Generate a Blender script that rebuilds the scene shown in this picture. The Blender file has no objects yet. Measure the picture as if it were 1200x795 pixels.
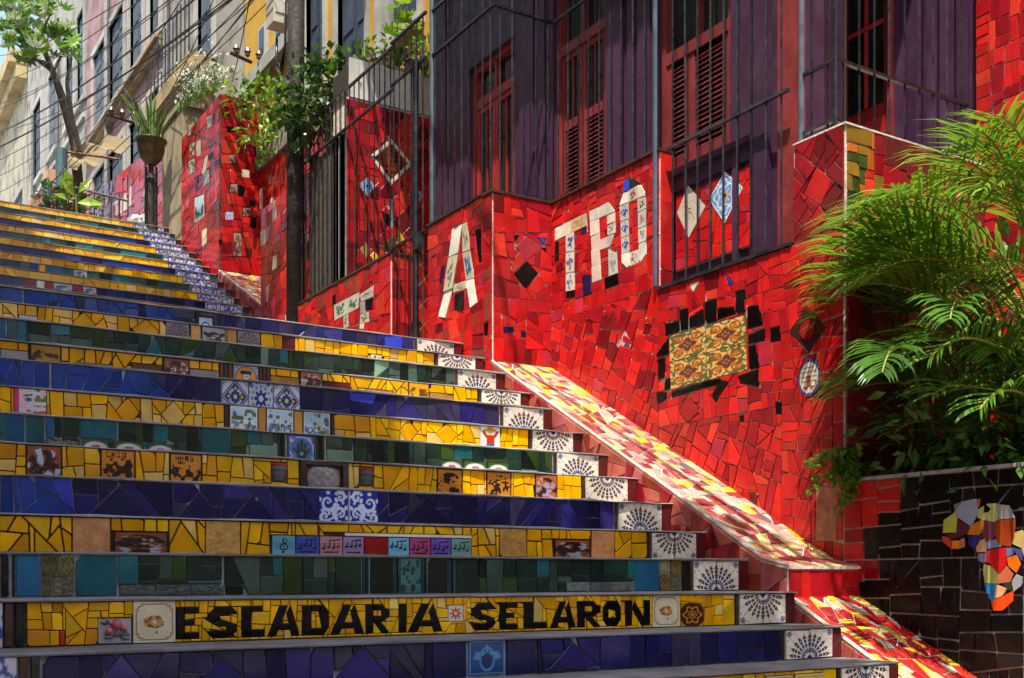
import bpy, math, random
import numpy as np
from mathutils import Vector
sc = bpy.context.scene
C = sc.collection
R = random.Random(7)

# ------------------------------------------------------------------ camera, sky, sun
F = 1312.0                                   # focal length in pixels of a 1200 px wide frame
ANG = math.atan(820 / F)                     # camera heading, clockwise from the stairs' own axis (+Y)
SA, CA = math.sin(ANG), math.cos(ANG)
cam = bpy.data.cameras.new('camera'); camo = bpy.data.objects.new('camera', cam); C.objects.link(camo)
camo.location = (0, 0, 0); camo.rotation_euler = (math.pi / 2, 0, -ANG)
cam.sensor_width = 36; cam.lens = 36 * F / 1200; cam.shift_y = 0.2312
cam.clip_start = 0.05; cam.clip_end = 2000
sc.camera = camo

SUN_EL, SUN_AZ = math.radians(66), math.radians(226)     # from behind the camera's left shoulder, high
wd = bpy.data.worlds.new('World'); sc.world = wd; wd.use_nodes = True
wn = wd.node_tree.nodes; wl = wd.node_tree.links
sky = wn.new('ShaderNodeTexSky'); sky.sky_type = 'NISHITA'; sky.sun_disc = False
sky.dust_density = 2.5; sky.ozone_density = 1.0; sky.sun_elevation = SUN_EL; sky.sun_rotation = SUN_AZ
wl.new(sky.outputs[0], wn['Background'].inputs[0]); wn['Background'].inputs[1].default_value = 0.15
sd = bpy.data.lights.new('sun', 'SUN'); sd.energy = 2.9; sd.angle = math.radians(0.5); sd.color = (1, 0.96, 0.90)
so = bpy.data.objects.new('sun', sd); C.objects.link(so)
TOSUN = Vector((math.sin(SUN_AZ) * math.cos(SUN_EL), math.cos(SUN_AZ) * math.cos(SUN_EL), math.sin(SUN_EL)))
so.rotation_euler = TOSUN.to_track_quat('Z', 'Y').to_euler(); so.location = (0, 0, 30)
sc.view_settings.view_transform = 'Standard'; sc.view_settings.look = 'None'
sc.view_settings.exposure = 1.5; sc.view_settings.gamma = 1.0; sc.view_settings.use_curve_mapping = False
sc.view_settings.use_white_balance = True; sc.view_settings.white_balance_temperature = 7100; sc.view_settings.white_balance_tint = 6

# ------------------------------------------------------------------ measuring from the photograph
def ray(px, py=675):
    u = (px - 600) / F; v = (675 - py) / F
    return (SA + u * CA, CA - u * SA, v)
def rat(px): r = ray(px); return r[0] / r[1]
def onX(px, py, X): r = ray(px, py); t = X / r[0]; return (r[1] * t, r[2] * t)      # -> y, z
def onY(px, py, Y): r = ray(px, py); t = Y / r[1]; return (r[0] * t, r[2] * t)      # -> x, z
def proj(p):
    d = p[0] * SA + p[1] * CA
    if d < .1: return None
    return (600 + F * (p[0] * CA - p[1] * SA) / d, 675 - F * p[2] / d)

# ------------------------------------------------------------------ materials
def lin(c): c /= 255.; return c / 12.92 if c <= .04045 else ((c + .055) / 1.055) ** 2.4
def S(r, g, b): return (lin(r), lin(g), lin(b))
MATS = {}
def mat(name, col, rough=.5, var=.15, scale=6., metal=0., bump=0., trans=0., bscale=None, spec=.5, dirt=0., coat=0.):
    if name in MATS: return MATS[name]
    m = bpy.data.materials.new(name); m.use_nodes = True; MATS[name] = m
    nt = m.node_tree; N = nt.nodes; L = nt.links; b = N['Principled BSDF']
    b.inputs['Roughness'].default_value = rough; b.inputs['Metallic'].default_value = metal
    b.inputs['Specular IOR Level'].default_value = spec
    if coat: b.inputs['Coat Weight'].default_value = coat; b.inputs['Coat Roughness'].default_value = .12
    tc = N.new('ShaderNodeTexCoord'); oi = N.new('ShaderNodeObjectInfo')
    add = N.new('ShaderNodeVectorMath'); add.operation = 'ADD'
    L.new(tc.outputs['Object'], add.inputs[0]); L.new(oi.outputs['Random'], add.inputs[1])
    nz = N.new('ShaderNodeTexNoise'); nz.inputs['Scale'].default_value = scale; nz.inputs['Detail'].default_value = 5
    nz.inputs['Roughness'].default_value = .6
    L.new(add.outputs[0], nz.inputs['Vector'])
    mp = N.new('ShaderNodeMapRange'); mp.inputs[1].default_value = .3; mp.inputs[2].default_value = .7
    mp.inputs[3].default_value = 1 - var; mp.inputs[4].default_value = 1 + var
    L.new(nz.outputs[0], mp.inputs[0])
    rm = N.new('ShaderNodeMapRange'); rm.inputs[3].default_value = 1 - var * .8; rm.inputs[4].default_value = 1 + var * .8
    L.new(oi.outputs['Random'], rm.inputs[0])
    mu = N.new('ShaderNodeMath'); mu.operation = 'MULTIPLY'; L.new(mp.outputs[0], mu.inputs[0]); L.new(rm.outputs[0], mu.inputs[1])
    vm = N.new('ShaderNodeVectorMath'); vm.operation = 'SCALE'
    if col is None:
        at = N.new('ShaderNodeAttribute'); at.attribute_name = 'paint'; L.new(at.outputs['Color'], vm.inputs[0])
    else: vm.inputs[0].default_value = col
    L.new(mu.outputs[0], vm.inputs['Scale'])
    out = vm.outputs[0]
    if dirt:
        n2 = N.new('ShaderNodeTexNoise'); n2.inputs['Scale'].default_value = 1.7; n2.inputs['Detail'].default_value = 8
        ge = N.new('ShaderNodeNewGeometry'); L.new(ge.outputs['Position'], n2.inputs['Vector'])
        m2 = N.new('ShaderNodeMapRange'); m2.inputs[1].default_value = .48; m2.inputs[2].default_value = .68; m2.inputs[4].default_value = dirt
        L.new(n2.outputs[0], m2.inputs[0])
        mx = N.new('ShaderNodeMix'); mx.data_type = 'RGBA'; mx.inputs[7].default_value = (.09, .08, .065, 1)
        L.new(m2.outputs[0], mx.inputs[0]); L.new(out, mx.inputs[6]); out = mx.outputs[2]
    L.new(out, b.inputs['Base Color'])
    # uneven glaze: the roughness and the fine relief drift over the surface
    r2 = N.new('ShaderNodeMapRange'); r2.inputs[1].default_value = .3; r2.inputs[2].default_value = .7
    r2.inputs[3].default_value = rough * .75; r2.inputs[4].default_value = min(1, rough * 1.5)
    n3 = N.new('ShaderNodeTexNoise'); n3.inputs['Scale'].default_value = scale * 3.1; n3.inputs['Detail'].default_value = 6
    L.new(add.outputs[0], n3.inputs['Vector']); L.new(n3.outputs[0], r2.inputs[0]); L.new(r2.outputs[0], b.inputs['Roughness'])
    if bump:
        bp = N.new('ShaderNodeBump'); bp.inputs['Strength'].default_value = bump; bp.inputs['Distance'].default_value = .01
        n4 = N.new('ShaderNodeTexNoise'); n4.inputs['Scale'].default_value = bscale or scale * 4; n4.inputs['Detail'].default_value = 4
        L.new(add.outputs[0], n4.inputs['Vector']); L.new(n4.outputs[0], bp.inputs['Height']); L.new(bp.outputs[0], b.inputs['Normal'])
    if trans:
        tr = N.new('ShaderNodeBsdfTranslucent'); mxs = N.new('ShaderNodeMixShader'); mxs.inputs[0].default_value = trans
        L.new(out, tr.inputs[0]); L.new(b.outputs[0], mxs.inputs[1]); L.new(tr.outputs[0], mxs.inputs[2])
        L.new(mxs.outputs[0], N['Material Output'].inputs[0])
    return m
def glaze(name, rgb, var=.22, rough=.2): return mat('glaze_' + name, rgb, rough, var, 7., bump=.16, bscale=14, spec=.32, dirt=.14)
RED = [glaze('scarlet', (.50, .014, .015)), glaze('red', (.41, .009, .014)), glaze('signal_red', (.58, .013, .012)), glaze('crimson', (.29, .007, .015)),
       glaze('dark_red', (.17, .007, .011)), glaze('orange_red', (.56, .034, .018)), glaze('pink_red', (.42, .022, .045))]
REDW = [5, 7, 5, 3.2, 1, 1.6, .5]
DRED = [glaze('oxblood', (.17, .010, .012)), glaze('maroon', (.10, .012, .014)), RED[4], RED[3], glaze('brick_brown', (.26, .035, .022))]
YEL = [glaze('yellow', (.80, .41, .004)), glaze('deep_yellow', (.76, .34, .003)), glaze('lemon', (.82, .48, .012)), glaze('pale_yellow', (.72, .48, .13)), glaze('amber', (.70, .30, .01))]
YELW = [6, 5, 3, 1.2, 1]
BLU = dict(navy=glaze('navy', (.010, .010, .060), .3), indigo=glaze('indigo', (.014, .012, .10), .3), blue=glaze('blue', (.010, .045, .27), .25), violet=glaze('violet', (.030, .022, .15), .25),
           grey=glaze('slate_blue', (.035, .030, .075), .3), cobalt=glaze('cobalt', (.03, .05, .45)))
GRN = dict(dark=glaze('bottle_green', (.012, .034, .024), .35), olive=glaze('moss_green', (.03, .06, .012), .3), grey=glaze('sage', (.045, .08, .062), .3),
           teal=glaze('teal', (.012, .11, .13), .3), light=glaze('celadon', (.16, .27, .19), .25), sky=glaze('lagoon_blue', (.015, .12, .24), .25), black=glaze('green_black', (.007, .013, .011), .3))
BLACK = mat('black_tile_glaze', (.004, .0038, .0045), .22, .4, 7., bump=.2, bscale=14, spec=.22)
CREAM = [glaze('cream', (.66, .58, .46)), glaze('ivory', (.70, .66, .58)), glaze('pinkish_cream', (.64, .50, .44))]
GOLD = mat('gold_glaze', (.55, .28, .06), .3, .35, 22, bump=.6, bscale=60)
COPPER = mat('copper_glaze', (.50, .22, .08), .3, .3, 20, bump=.5, bscale=50)
BRONZE = mat('bronze_relief', (.20, .18, .10), .3, .5, 30, bump=.8, bscale=70)
BROWN = glaze('brown', (.13, .05, .03), .25)
OCHRE = glaze('ochre', (.50, .25, .06))
GREYT = glaze('grey_tile', (.30, .27, .27))
DKW = mat('dark_wood', (.05, .022, .014), .35, .4, 14)
PAINT = mat('painted_glaze', None, .2, .13, 8., bump=.12, dirt=.2)
GW = mat('pale_grout', (.62, .54, .48), .85, .3, 20, bump=.4, dirt=.35)
GD = mat('dark_grout', (.05, .042, .035), .85, .35, 20, bump=.4)
GM = mat('grey_grout', (.36, .35, .36), .85, .35, 20, bump=.4)
CONC = mat('worn_concrete', (.20, .20, .215), .7, .35, 5, bump=.4, dirt=.7)
CONCP = mat('pale_stone_nosing', (.29, .28, .27), .6, .35, 9, bump=.4, dirt=.8)
IRON = mat('black_iron', (.055, .058, .068), .28, .6, 12, metal=.6, bump=.3)
ASPH = mat('asphalt', (.055, .055, .055), .9, .3, 3, bump=.5)
PURP = mat('aubergine_paint', (.052, .017, .052), .42, .22, 2.2, bump=.2, dirt=.12)
PURPD = mat('dark_aubergine_paint', (.03, .014, .029), .45, .2, 2.5, bump=.15)
REDP = mat('red_joinery_paint', (.34, .022, .022), .35, .22, 5, bump=.15)
REDD = mat('dark_red_joinery_paint', (.19, .024, .026), .4, .3, 5, bump=.15)
GLASS = mat('dark_window_glass', (.012, .013, .014), .06, .5, 2)
STEEL = mat('grey_blue_steel', (.10, .13, .17), .4, .3, 6, metal=.5)

# ------------------------------------------------------------------ scene graph helpers
def link(o, parent=None):
    C.objects.link(o)
    if parent: o.parent = parent
    return o
def wloc(o):
    v = Vector((0, 0, 0))
    while o: v += o.location; o = o.parent
    return v
def tag(o, label=None, cat=None, group=None, kind=None):
    if label: o['label'] = label
    if cat: o['category'] = cat
    if group: o['group'] = group
    if kind: o['kind'] = kind
    return o
def thing(name, loc, label, cat, group=None):
    o = bpy.data.objects.new(name, None); o.empty_display_size = .1; o.location = loc; link(o)
    return tag(o, label, cat, group)
def mk(name, V, Fc, m, parent=None, smooth=False, mi=None, origin=None):
    V = np.array(V, float)
    c = np.array(origin, float) if origin is not None else (V.min(0) + V.max(0)) / 2
    me = bpy.data.meshes.new(name)
    me.from_pydata([tuple(p) for p in (V - c)], [], Fc)
    ms = m if isinstance(m, (list, tuple)) else [m]
    for q in ms: me.materials.append(q)
    if mi is not None: me.polygons.foreach_set('material_index', mi)
    if smooth: me.polygons.foreach_set('use_smooth', [True] * len(me.polygons))
    o = bpy.data.objects.new(name, me)
    link(o, parent); o.location = Vector(c) - (wloc(parent) if parent else Vector((0, 0, 0)))
    return o
class MB:
    """collects shapes; build() links them as one mesh"""
    def __init__(s): s.v = []; s.f = []; s.mi = []
    def add(s, V, Fc, mi=0):
        n = len(s.v); s.v += [tuple(p) for p in V]; s.f += [tuple(i + n for i in f) for f in Fc]; s.mi += [mi] * len(Fc); return s
    def box(s, x0, x1, y0, y1, z0, z1, mi=0):
        V = [(x, y, z) for z in (z0, z1) for y in (y0, y1) for x in (x0, x1)]
        return s.add(V, [(0, 2, 3, 1), (4, 5, 7, 6), (0, 1, 5, 4), (2, 6, 7, 3), (0, 4, 6, 2), (1, 3, 7, 5)], mi)
    def tube(s, pts, r, n=6, mi=0, cap=True):
        pts = [Vector(p) for p in pts]; rr = r if isinstance(r, (list, tuple)) else [r] * len(pts)
        rings = []
        for i, p in enumerate(pts):
            d = (pts[min(i + 1, len(pts) - 1)] - pts[max(i - 1, 0)]).normalized()
            a = d.cross(Vector((0, 0, 1))) if abs(d.z) < .95 else d.cross(Vector((1, 0, 0)))
            a.normalize(); b = d.cross(a)
            rings.append([p + (a * math.cos(2 * math.pi * k / n) + b * math.sin(2 * math.pi * k / n)) * rr[i] for k in range(n)])
        V = [q for g in rings for q in g]; Fc = []
        for i in range(len(pts) - 1):
            for k in range(n):
                k2 = (k + 1) % n; Fc.append((i * n + k, i * n + k2, (i + 1) * n + k2, (i + 1) * n + k))
        if cap: Fc.append(tuple(range(n))[::-1]); Fc.append(tuple((len(pts) - 1) * n + k for k in range(n)))
        return s.add(V, Fc, mi)
    def lathe(s, c, prof, n=20, mi=0):
        V = []; Fc = []
        for r, z in prof: V += [(c[0] + r * math.cos(2 * math.pi * k / n), c[1] + r * math.sin(2 * math.pi * k / n), c[2] + z) for k in range(n)]
        for i in range(len(prof) - 1):
            for k in range(n):
                k2 = (k + 1) % n; Fc.append((i * n + k, i * n + k2, (i + 1) * n + k2, (i + 1) * n + k))
        return s.add(V, Fc, mi)
    def prism(s, poly, mp, h0, h1, mi=0):
        n = len(poly); V = [mp(u, v, h0) for u, v in poly] + [mp(u, v, h1) for u, v in poly]
        return s.add(V, [tuple(range(n, 2 * n)), tuple(range(n))[::-1]] + [(i, (i + 1) % n, n + (i + 1) % n, n + i) for i in range(n)], mi)
    def build(s, name, m, parent=None, smooth=False, origin=None, kind=None):
        if not s.v: return None
        o = mk(name, s.v, s.f, m, parent, smooth, s.mi if isinstance(m, (list, tuple)) else None, origin)
        if kind: o['kind'] = kind
        return o

# ------------------------------------------------------------------ surfaces: (u, v, height) -> world
def XS(X): return lambda u, v, h: (X - h, -u, v)        # a face looking towards -X
def YS(Y): return lambda u, v, h: (u, Y - h, v)         # a face looking towards -Y
def px_x(X): return lambda a, b: (lambda q: (-q[0], q[1]))(onX(a, b, X))
def px_y(Y): return lambda a, b: onY(a, b, Y)

# ------------------------------------------------------------------ polygons
def area(P): return .5 * sum(P[i][0] * P[(i + 1) % len(P)][1] - P[(i + 1) % len(P)][0] * P[i][1] for i in range(len(P)))
def cen(P):
    A = area(P)
    if abs(A) < 1e-9: return (sum(p[0] for p in P) / len(P), sum(p[1] for p in P) / len(P))
    cx = cy = 0
    for i in range(len(P)):
        a, b = P[i], P[(i + 1) % len(P)]; w = a[0] * b[1] - b[0] * a[1]; cx += (a[0] + b[0]) * w; cy += (a[1] + b[1]) * w
    return (cx / 6 / A, cy / 6 / A)
def clip(P, p, n):
    """the part of convex P where (q-p).n <= 0"""
    out = []; k = len(P)
    for i in range(k):
        a, b = P[i], P[(i + 1) % k]
        da = (a[0] - p[0]) * n[0] + (a[1] - p[1]) * n[1]; db = (b[0] - p[0]) * n[0] + (b[1] - p[1]) * n[1]
        if da <= 0: out.append(a)
        if (da < 0 < db) or (db < 0 < da):
            t = da / (da - db); out.append((a[0] + (b[0] - a[0]) * t, a[1] + (b[1] - a[1]) * t))
    return out
def ok(P, lim=2e-5): return len(P) >= 3 and abs(area(P)) > lim
def split(P, p, n): return [q for q in (clip(P, p, n), clip(P, p, (-n[0], -n[1]))) if ok(q)]
def ccw(P): return list(P) if area(P) > 0 else list(P)[::-1]
def hull(P):
    P = sorted(set(P))
    def half(P):
        h = []
        for p in P:
            while len(h) > 1 and (h[-1][0] - h[-2][0]) * (p[1] - h[-2][1]) - (h[-1][1] - h[-2][1]) * (p[0] - h[-2][0]) <= 0: h.pop()
            h.append(p)
        return h[:-1]
    return half(P) + half(P[::-1])
def subtract_now(pieces, Fp):
    Fp = hull(Fp); out = []
    for P in pieces:
        inner = clip_all(P, Fp)
        if not ok(inner): out.append(P); continue
        cur = P
        for i in range(len(Fp)):
            a, b = Fp[i], Fp[(i + 1) % len(Fp)]; n = (b[1] - a[1], -(b[0] - a[0]))
            o = clip(cur, a, (-n[0], -n[1]))
            if ok(o): out.append(o)
            cur = clip(cur, a, n)
            if not ok(cur): break
    return out
class Region(list): holes = ()
def subtract(pieces, Fp):
    r = Region(pieces); r.holes = list(getattr(pieces, 'holes', ())) + [hull(Fp)]; return r
def cut_all(P, holes):
    for h in holes: P = subtract_now(P, h)
    return [q for q in P if abs(area(q)) > .0012]
def clip_all(P, Fp):
    for i in range(len(Fp)):
        a, b = Fp[i], Fp[(i + 1) % len(Fp)]
        P = clip(P, a, (b[1] - a[1], -(b[0] - a[0])))
        if len(P) < 3: return []
    return P
def bsp(P, size, jit=.12, wild=0., asp=1.):
    """break a convex polygon the way a tiler breaks tiles: slightly skewed cuts until pieces are about `size` across"""
    us = [p[0] / asp for p in P]; vs = [p[1] for p in P]; w = max(us) - min(us); h = max(vs) - min(vs)
    A = abs(area(P)) / asp
    s = size * R.uniform(.75, 1.35)
    if A < s * s * .95 and max(w, h) < s * 2.0: return [P]
    if max(w, h) < s * .8: return [P]
    c = cen(P); t = R.uniform(-.17, .17)
    if w > h * R.uniform(.8, 1.2): p = (c[0] + t * w * asp, c[1]); a = 0
    else: p = (c[0], c[1] + t * h); a = math.pi / 2
    a += R.gauss(0, jit) + (R.choice((-1, 1)) * R.uniform(.3, .8) if R.random() < wild else 0)
    q = split(P, p, (math.cos(a), math.sin(a)))
    if len(q) < 2: return [P]
    return [x for y in q for x in bsp(y, size, jit, wild, asp)]
def inset(P, d):
    P = ccw(P); n = len(P); Q = []
    L = []
    for i in range(n):
        a, b = P[i], P[(i + 1) % n]; e = (b[0] - a[0], b[1] - a[1]); l = math.hypot(*e)
        if l < 1e-7: continue
        nn = (-e[1] / l, e[0] / l); L.append(((a[0] + nn[0] * d, a[1] + nn[1] * d), nn))
    Q = P
    for p, nn in L: Q = clip(Q, p, (-nn[0], -nn[1]))
    # drop near-duplicate corners
    out = []
    for q in Q:
        if not out or math.hypot(q[0] - out[-1][0], q[1] - out[-1][1]) > .0015: out.append(q)
    if len(out) > 2 and math.hypot(out[0][0] - out[-1][0], out[0][1] - out[-1][1]) < .0015: out.pop()
    return out

# ------------------------------------------------------------------ tiles
TILES = {}        # (thing, name) -> list of (size in the picture, parent, verts, faces, material, label)
def pix_area(W):
    q = [proj(p) for p in W]
    if any(p is None for p in q): return 0
    if all(p[0] < 0 for p in q) or all(p[0] > 1200 for p in q) or all(p[1] < 0 for p in q) or all(p[1] > 795 for p in q): return 0
    return abs(area([(p[0], p[1]) for p in q]))
def tile(name, P, mp, m, parent, root, gap=.0022, th=.011, tilt=.03, label=None, limit=True):
    Q = inset(P, gap)
    if len(Q) < 3 or abs(area(Q)) < 6e-5: return
    if len(Q) > 3 and R.random() < .3:          # a knocked corner
        i = R.randrange(len(Q)); a_, o_, b_ = Q[i - 1], Q[i], Q[(i + 1) % len(Q)]; t1, t2 = R.uniform(.05, .22), R.uniform(.05, .22)
        if math.dist(a_, o_) > .02 and math.dist(b_, o_) > .02: Q = Q[:i] + [(o_[0] + (a_[0] - o_[0]) * t1, o_[1] + (a_[1] - o_[1]) * t1), (o_[0] + (b_[0] - o_[0]) * t2, o_[1] + (b_[1] - o_[1]) * t2)] + Q[i + 1:]
    Q2 = inset(Q, .0018)
    c = cen(Q); th = th + R.uniform(-.0018, .0024)
    a, b = R.gauss(0, tilt), R.gauss(0, tilt)
    hh = lambda q: max(.003, th + a * (q[0] - c[0]) + b * (q[1] - c[1]))
    n = len(Q)
    if len(Q2) == n:
        V = [mp(u, v, -.002) for u, v in Q] + [mp(u, v, hh((u, v)) - .0013) for u, v in Q] + [mp(u, v, hh((u, v))) for u, v in Q2]
        Fc = [tuple(range(2 * n, 3 * n))] + [(i, (i + 1) % n, n + (i + 1) % n, n + i) for i in range(n)] + [(n + i, n + (i + 1) % n, 2 * n + (i + 1) % n, 2 * n + i) for i in range(n)]
    else:
        V = [mp(u, v, -.002) for u, v in Q] + [mp(u, v, hh((u, v))) for u, v in Q]
        Fc = [tuple(range(n, 2 * n))] + [(i, (i + 1) % n, n + (i + 1) % n, n + i) for i in range(n)]
    TILES.setdefault((root.name, name), []).append((pix_area([mp(u, v, 0) for u, v in Q]), parent, V, Fc, m, label))
def flush_tiles():
    for (rn, name), L in TILES.items():
        L.sort(key=lambda t: -t[0])
        for (A, par, V, Fc, m, lab) in L[:290]:
            if A < 12: continue
            o = mk(name, V, Fc, m, par)
            if lab: o['label'] = lab
        rest = [t for i, t in enumerate(L) if i >= 290 or t[0] < 12]
        if rest:
            ms = []; b = MB()
            for (A, par, V, Fc, m, lab) in rest:
                if m not in ms: ms.append(m)
                b.add(V, Fc, ms.index(m))
            b.build('small_' + name + 's', ms, bpy.data.objects[rn], kind='stuff')
def pick(ms, w=None): return R.choices(ms, w)[0] if w else R.choice(ms)
def mosaic(root, parent, mp, pieces, name, pal, size, w=None, jit=.12, wild=0., asp=1., gap=.0022, choose=None, skip=None, th=.011, holes=None, rot=0., cull=1.):
    holes = list(getattr(pieces, 'holes', ()) if holes is None else holes)
    ca, sa = math.cos(rot), math.sin(rot)
    for P in pieces:
        if abs(area(P)) < 8e-5: continue
        cells = bsp([(x * ca + y * sa, y * ca - x * sa) for x, y in P], size, jit, wild, asp)
        cells = [[(x * ca - y * sa, y * ca + x * sa) for x, y in q] for q in cells]
        for h in holes: cells = subtract_now(cells, h)
        for q in cells:
            A_ = abs(area(q)); ext = max(max(p[0] for p in q) - min(p[0] for p in q), max(p[1] for p in q) - min(p[1] for p in q))
            if A_ < .05 * size * size * cull or A_ / ext < .010 * cull: continue
            c = cen(q)
            if skip and skip(c): continue
            m = choose(c) if choose else pick(pal, w)
            tile(name, q, mp, m, parent, root, gap, th)

# ------------------------------------------------------------------ painted tiles: flat print held as point colours on a fine grid
def vnoise(x, y, f, seed):
    rg = np.random.RandomState(abs(int(seed)) % 9973); G = rg.rand(40, 40)
    X, Y = x * f + 3, y * f + 3; i, j = X.astype(int) % 38, Y.astype(int) % 38; a, b = X - np.floor(X), Y - np.floor(Y)
    a = a * a * (3 - 2 * a); b = b * b * (3 - 2 * b)
    return (G[i, j] * (1 - a) + G[i + 1, j] * a) * (1 - b) + (G[i, j + 1] * (1 - a) + G[i + 1, j + 1] * a) * b
class Cv:
    def __init__(s, n, bg, ny=None):
        ny = ny or n; y, x = np.mgrid[0:ny + 1, 0:n + 1]; s.x = x / n; s.y = y / ny; s.n = n; s.ny = ny
        s.c = np.zeros(s.x.shape + (3,)); s.c[:] = S(*bg)
    def m(s, mask, col): s.c[mask] = S(*col); return s
    def disc(s, cx, cy, r, col, ax=1.): return s.m(((s.x - cx) / ax) ** 2 + (s.y - cy) ** 2 < r * r, col)
    def ring(s, cx, cy, r, w, col): return s.m(abs(np.hypot(s.x - cx, s.y - cy) - r) < w / 2, col)
    def rect(s, a, b, c, d, col): return s.m((s.x >= a) & (s.x <= b) & (s.y >= c) & (s.y <= d), col)
    def frame(s, w, col): return s.m((s.x < w) | (s.x > 1 - w) | (s.y < w) | (s.y > 1 - w), col)
    def line(s, x0, y0, x1, y1, w, col):
        dx, dy = x1 - x0, y1 - y0; L = dx * dx + dy * dy; t = np.clip(((s.x - x0) * dx + (s.y - y0) * dy) / L, 0, 1)
        return s.m(np.hypot(s.x - x0 - t * dx, s.y - y0 - t * dy) < w / 2, col)
    def blot(s, f, lim, col, seed, mask=None):
        k = vnoise(s.x, s.y, f, seed) > lim
        return s.m(k & mask if mask is not None else k, col)
    FONT = dict(C='111100100100111', A='010101111101101', I='111010010010111', O='111101101101111', H='101101111101101', N='101111111111101', S='111100111001111',
                Q='111101101111001', U='101101101101111', X='101101010101101', T='111010010010010', E='111100110100111')
    def text(s, t, x0, y1, h, col):
        u = h / 5
        for i, ch in enumerate(t):
            g = s.FONT[ch]
            for k, b in enumerate(g):
                if b == '1': r, q = divmod(k, 3); s.rect(x0 + (i * 4 + q) * u, x0 + (i * 4 + q + 1) * u, y1 - (r + 1) * u, y1 - r * u, col)
        return s
def polar(c, cx=.5, cy=.5): return np.hypot(c.x - cx, c.y - cy), np.arctan2(c.y - cy, c.x - cx)
def p_fan(flip, part):
    def f(n):
        c = Cv(44, (226, 216, 205)); gx = (c.x + part) / 2; gy = c.y if not flip else 1 - c.y        # two square tiles carry one half rosette
        X = (gx - .5) * 2; r = np.hypot(X, gy); a = np.arctan2(gy, X)
        k = a / math.pi * 11; seg = abs(k - np.floor(k) - .5)
        bl = (44, 52, 96); br = (92, 58, 34)
        c.m((r > .20) & (r < .36) & (seg < .38), bl).m((r > .40) & (r < .55) & (seg < .34), br if flip else bl).m((r > .58) & (r < .70) & (seg < .30), bl)
        c.m((r > .72) & (r < .88) & (seg < .33 * (.90 - r) / .14), br)
        c.m(r < .10, bl)
        q = (1 - abs(X)) + (1 - gy); d = np.hypot(1 - abs(X) - .13, 1 - gy - .13)
        c.m((d < .12) & (abs(np.sin(d * 60)) > .35), (50, 64, 116)).m(np.hypot(1 - abs(X) - .30, 1 - gy - .10) < .03, (50, 64, 116)).m(np.hypot(1 - abs(X) - .06, 1 - gy - .36) < .03, (50, 64, 116))
        c.m((r > .90) & (seg < .04), (170, 160, 150))
        return c
    return f
def p_bluewhite(seed):
    def f(n):
        c = Cv(20, (205, 208, 222)); r, a = polar(c)
        c.m(abs(r - .42 - .1 * np.cos(4 * a + seed)) < .06, (40, 70, 165)).m((r < .2) & (np.cos(4 * a) > 0), (40, 70, 165)).blot(6, .68, (70, 95, 180), seed); return c
    return f
def p_azul(kind, seed=0):
    def f(n):
        c = Cv(64, (210, 216, 228)); r, a = polar(c); ax, ay = abs(c.x - .5), abs(c.y - .5)
        if kind == 'swirl':
            c.c[:] = S(22, 46, 150); X = c.x if seed % 2 else 1 - c.x; w = (205, 216, 238)
            for (cx, cy, rr, ph) in ((.30, .62, .26, 0.), (.74, .30, .22, 2.1), (.75, .80, .16, 4.), (.18, .20, .16, 1.)):
                r = np.hypot(X - cx, c.y - cy); a = np.arctan2(c.y - cy, X - cx) + ph; sp = (a / 6.283) % 1
                c.m(abs(r - rr * (.35 + .65 * sp)) < .045 * (.5 + sp), w).m((abs(r - rr * 1.15) < .05) & (np.sin(a * 5) > .45), w).m(r < rr * .16, w)
            c.line(.0, .02, .0, .98, .06, w) if seed % 2 == 0 else None
            c.m((abs(c.y - .06 - .5 * X * X) < .03) & (X > .2), w)
        elif kind == 'cross':
            c.m(abs(ax + ay - .42) < .04, (30, 60, 150)).m(abs(ax + ay - .52) < .03, (30, 60, 150)).m((ax < .16) & (ay < .16), (30, 60, 150))
            for (x, y) in ((.5, .76), (.5, .24), (.24, .5), (.76, .5)): c.disc(x, y, .105, (36, 62, 60)).disc(x, y, .055, (206, 190, 70))
            c.m(r < .07, (220, 220, 120)).m((ax + ay > .78) & (np.sin((ax + ay) * 60) > 0), (40, 74, 170))
        else:
            c.m(np.cos(8 * a) * .06 + .25 > r, (34, 62, 150)).m(r < .1, (220, 224, 235)).m((abs(r - .38) < .05) & (np.cos(12 * a) > 0), (110, 145, 205)).m((r > .5) & (np.sin(14 * a) > 0), (60, 96, 185))
        return c
    return f
def p_mandala(bg, fg, k=14):
    def f(n):
        c = Cv(36, bg); r, a = polar(c)
        for rr, kk in ((.12, 8), (.22, k), (.33, k), (.43, k * 2)): c.m((abs(r - rr) < .05) & (np.cos(kk * a) > -.1), fg)
        c.m(r < .05, fg); return c
    return f
def p_story(seed, bg=(214, 128, 40), fg=(38, 24, 20), text=None, third=None):
    def f(n):
        c = Cv(44, bg); e = (vnoise(c.x, c.y, 5, seed) * .6 + vnoise(c.x, c.y, 13, seed + 1) * .4)
        r, a = polar(c, .5, .42)
        c.m((e > .50) & (r < .46), fg)
        if third: c.m((e < .36) & (r < .5), third)
        c.frame(.03, fg)
        if text:
            c.rect(.1, .92, .74, .96, bg); c.text(text, .16, .95, .19, fg)
        return c
    return f
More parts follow.
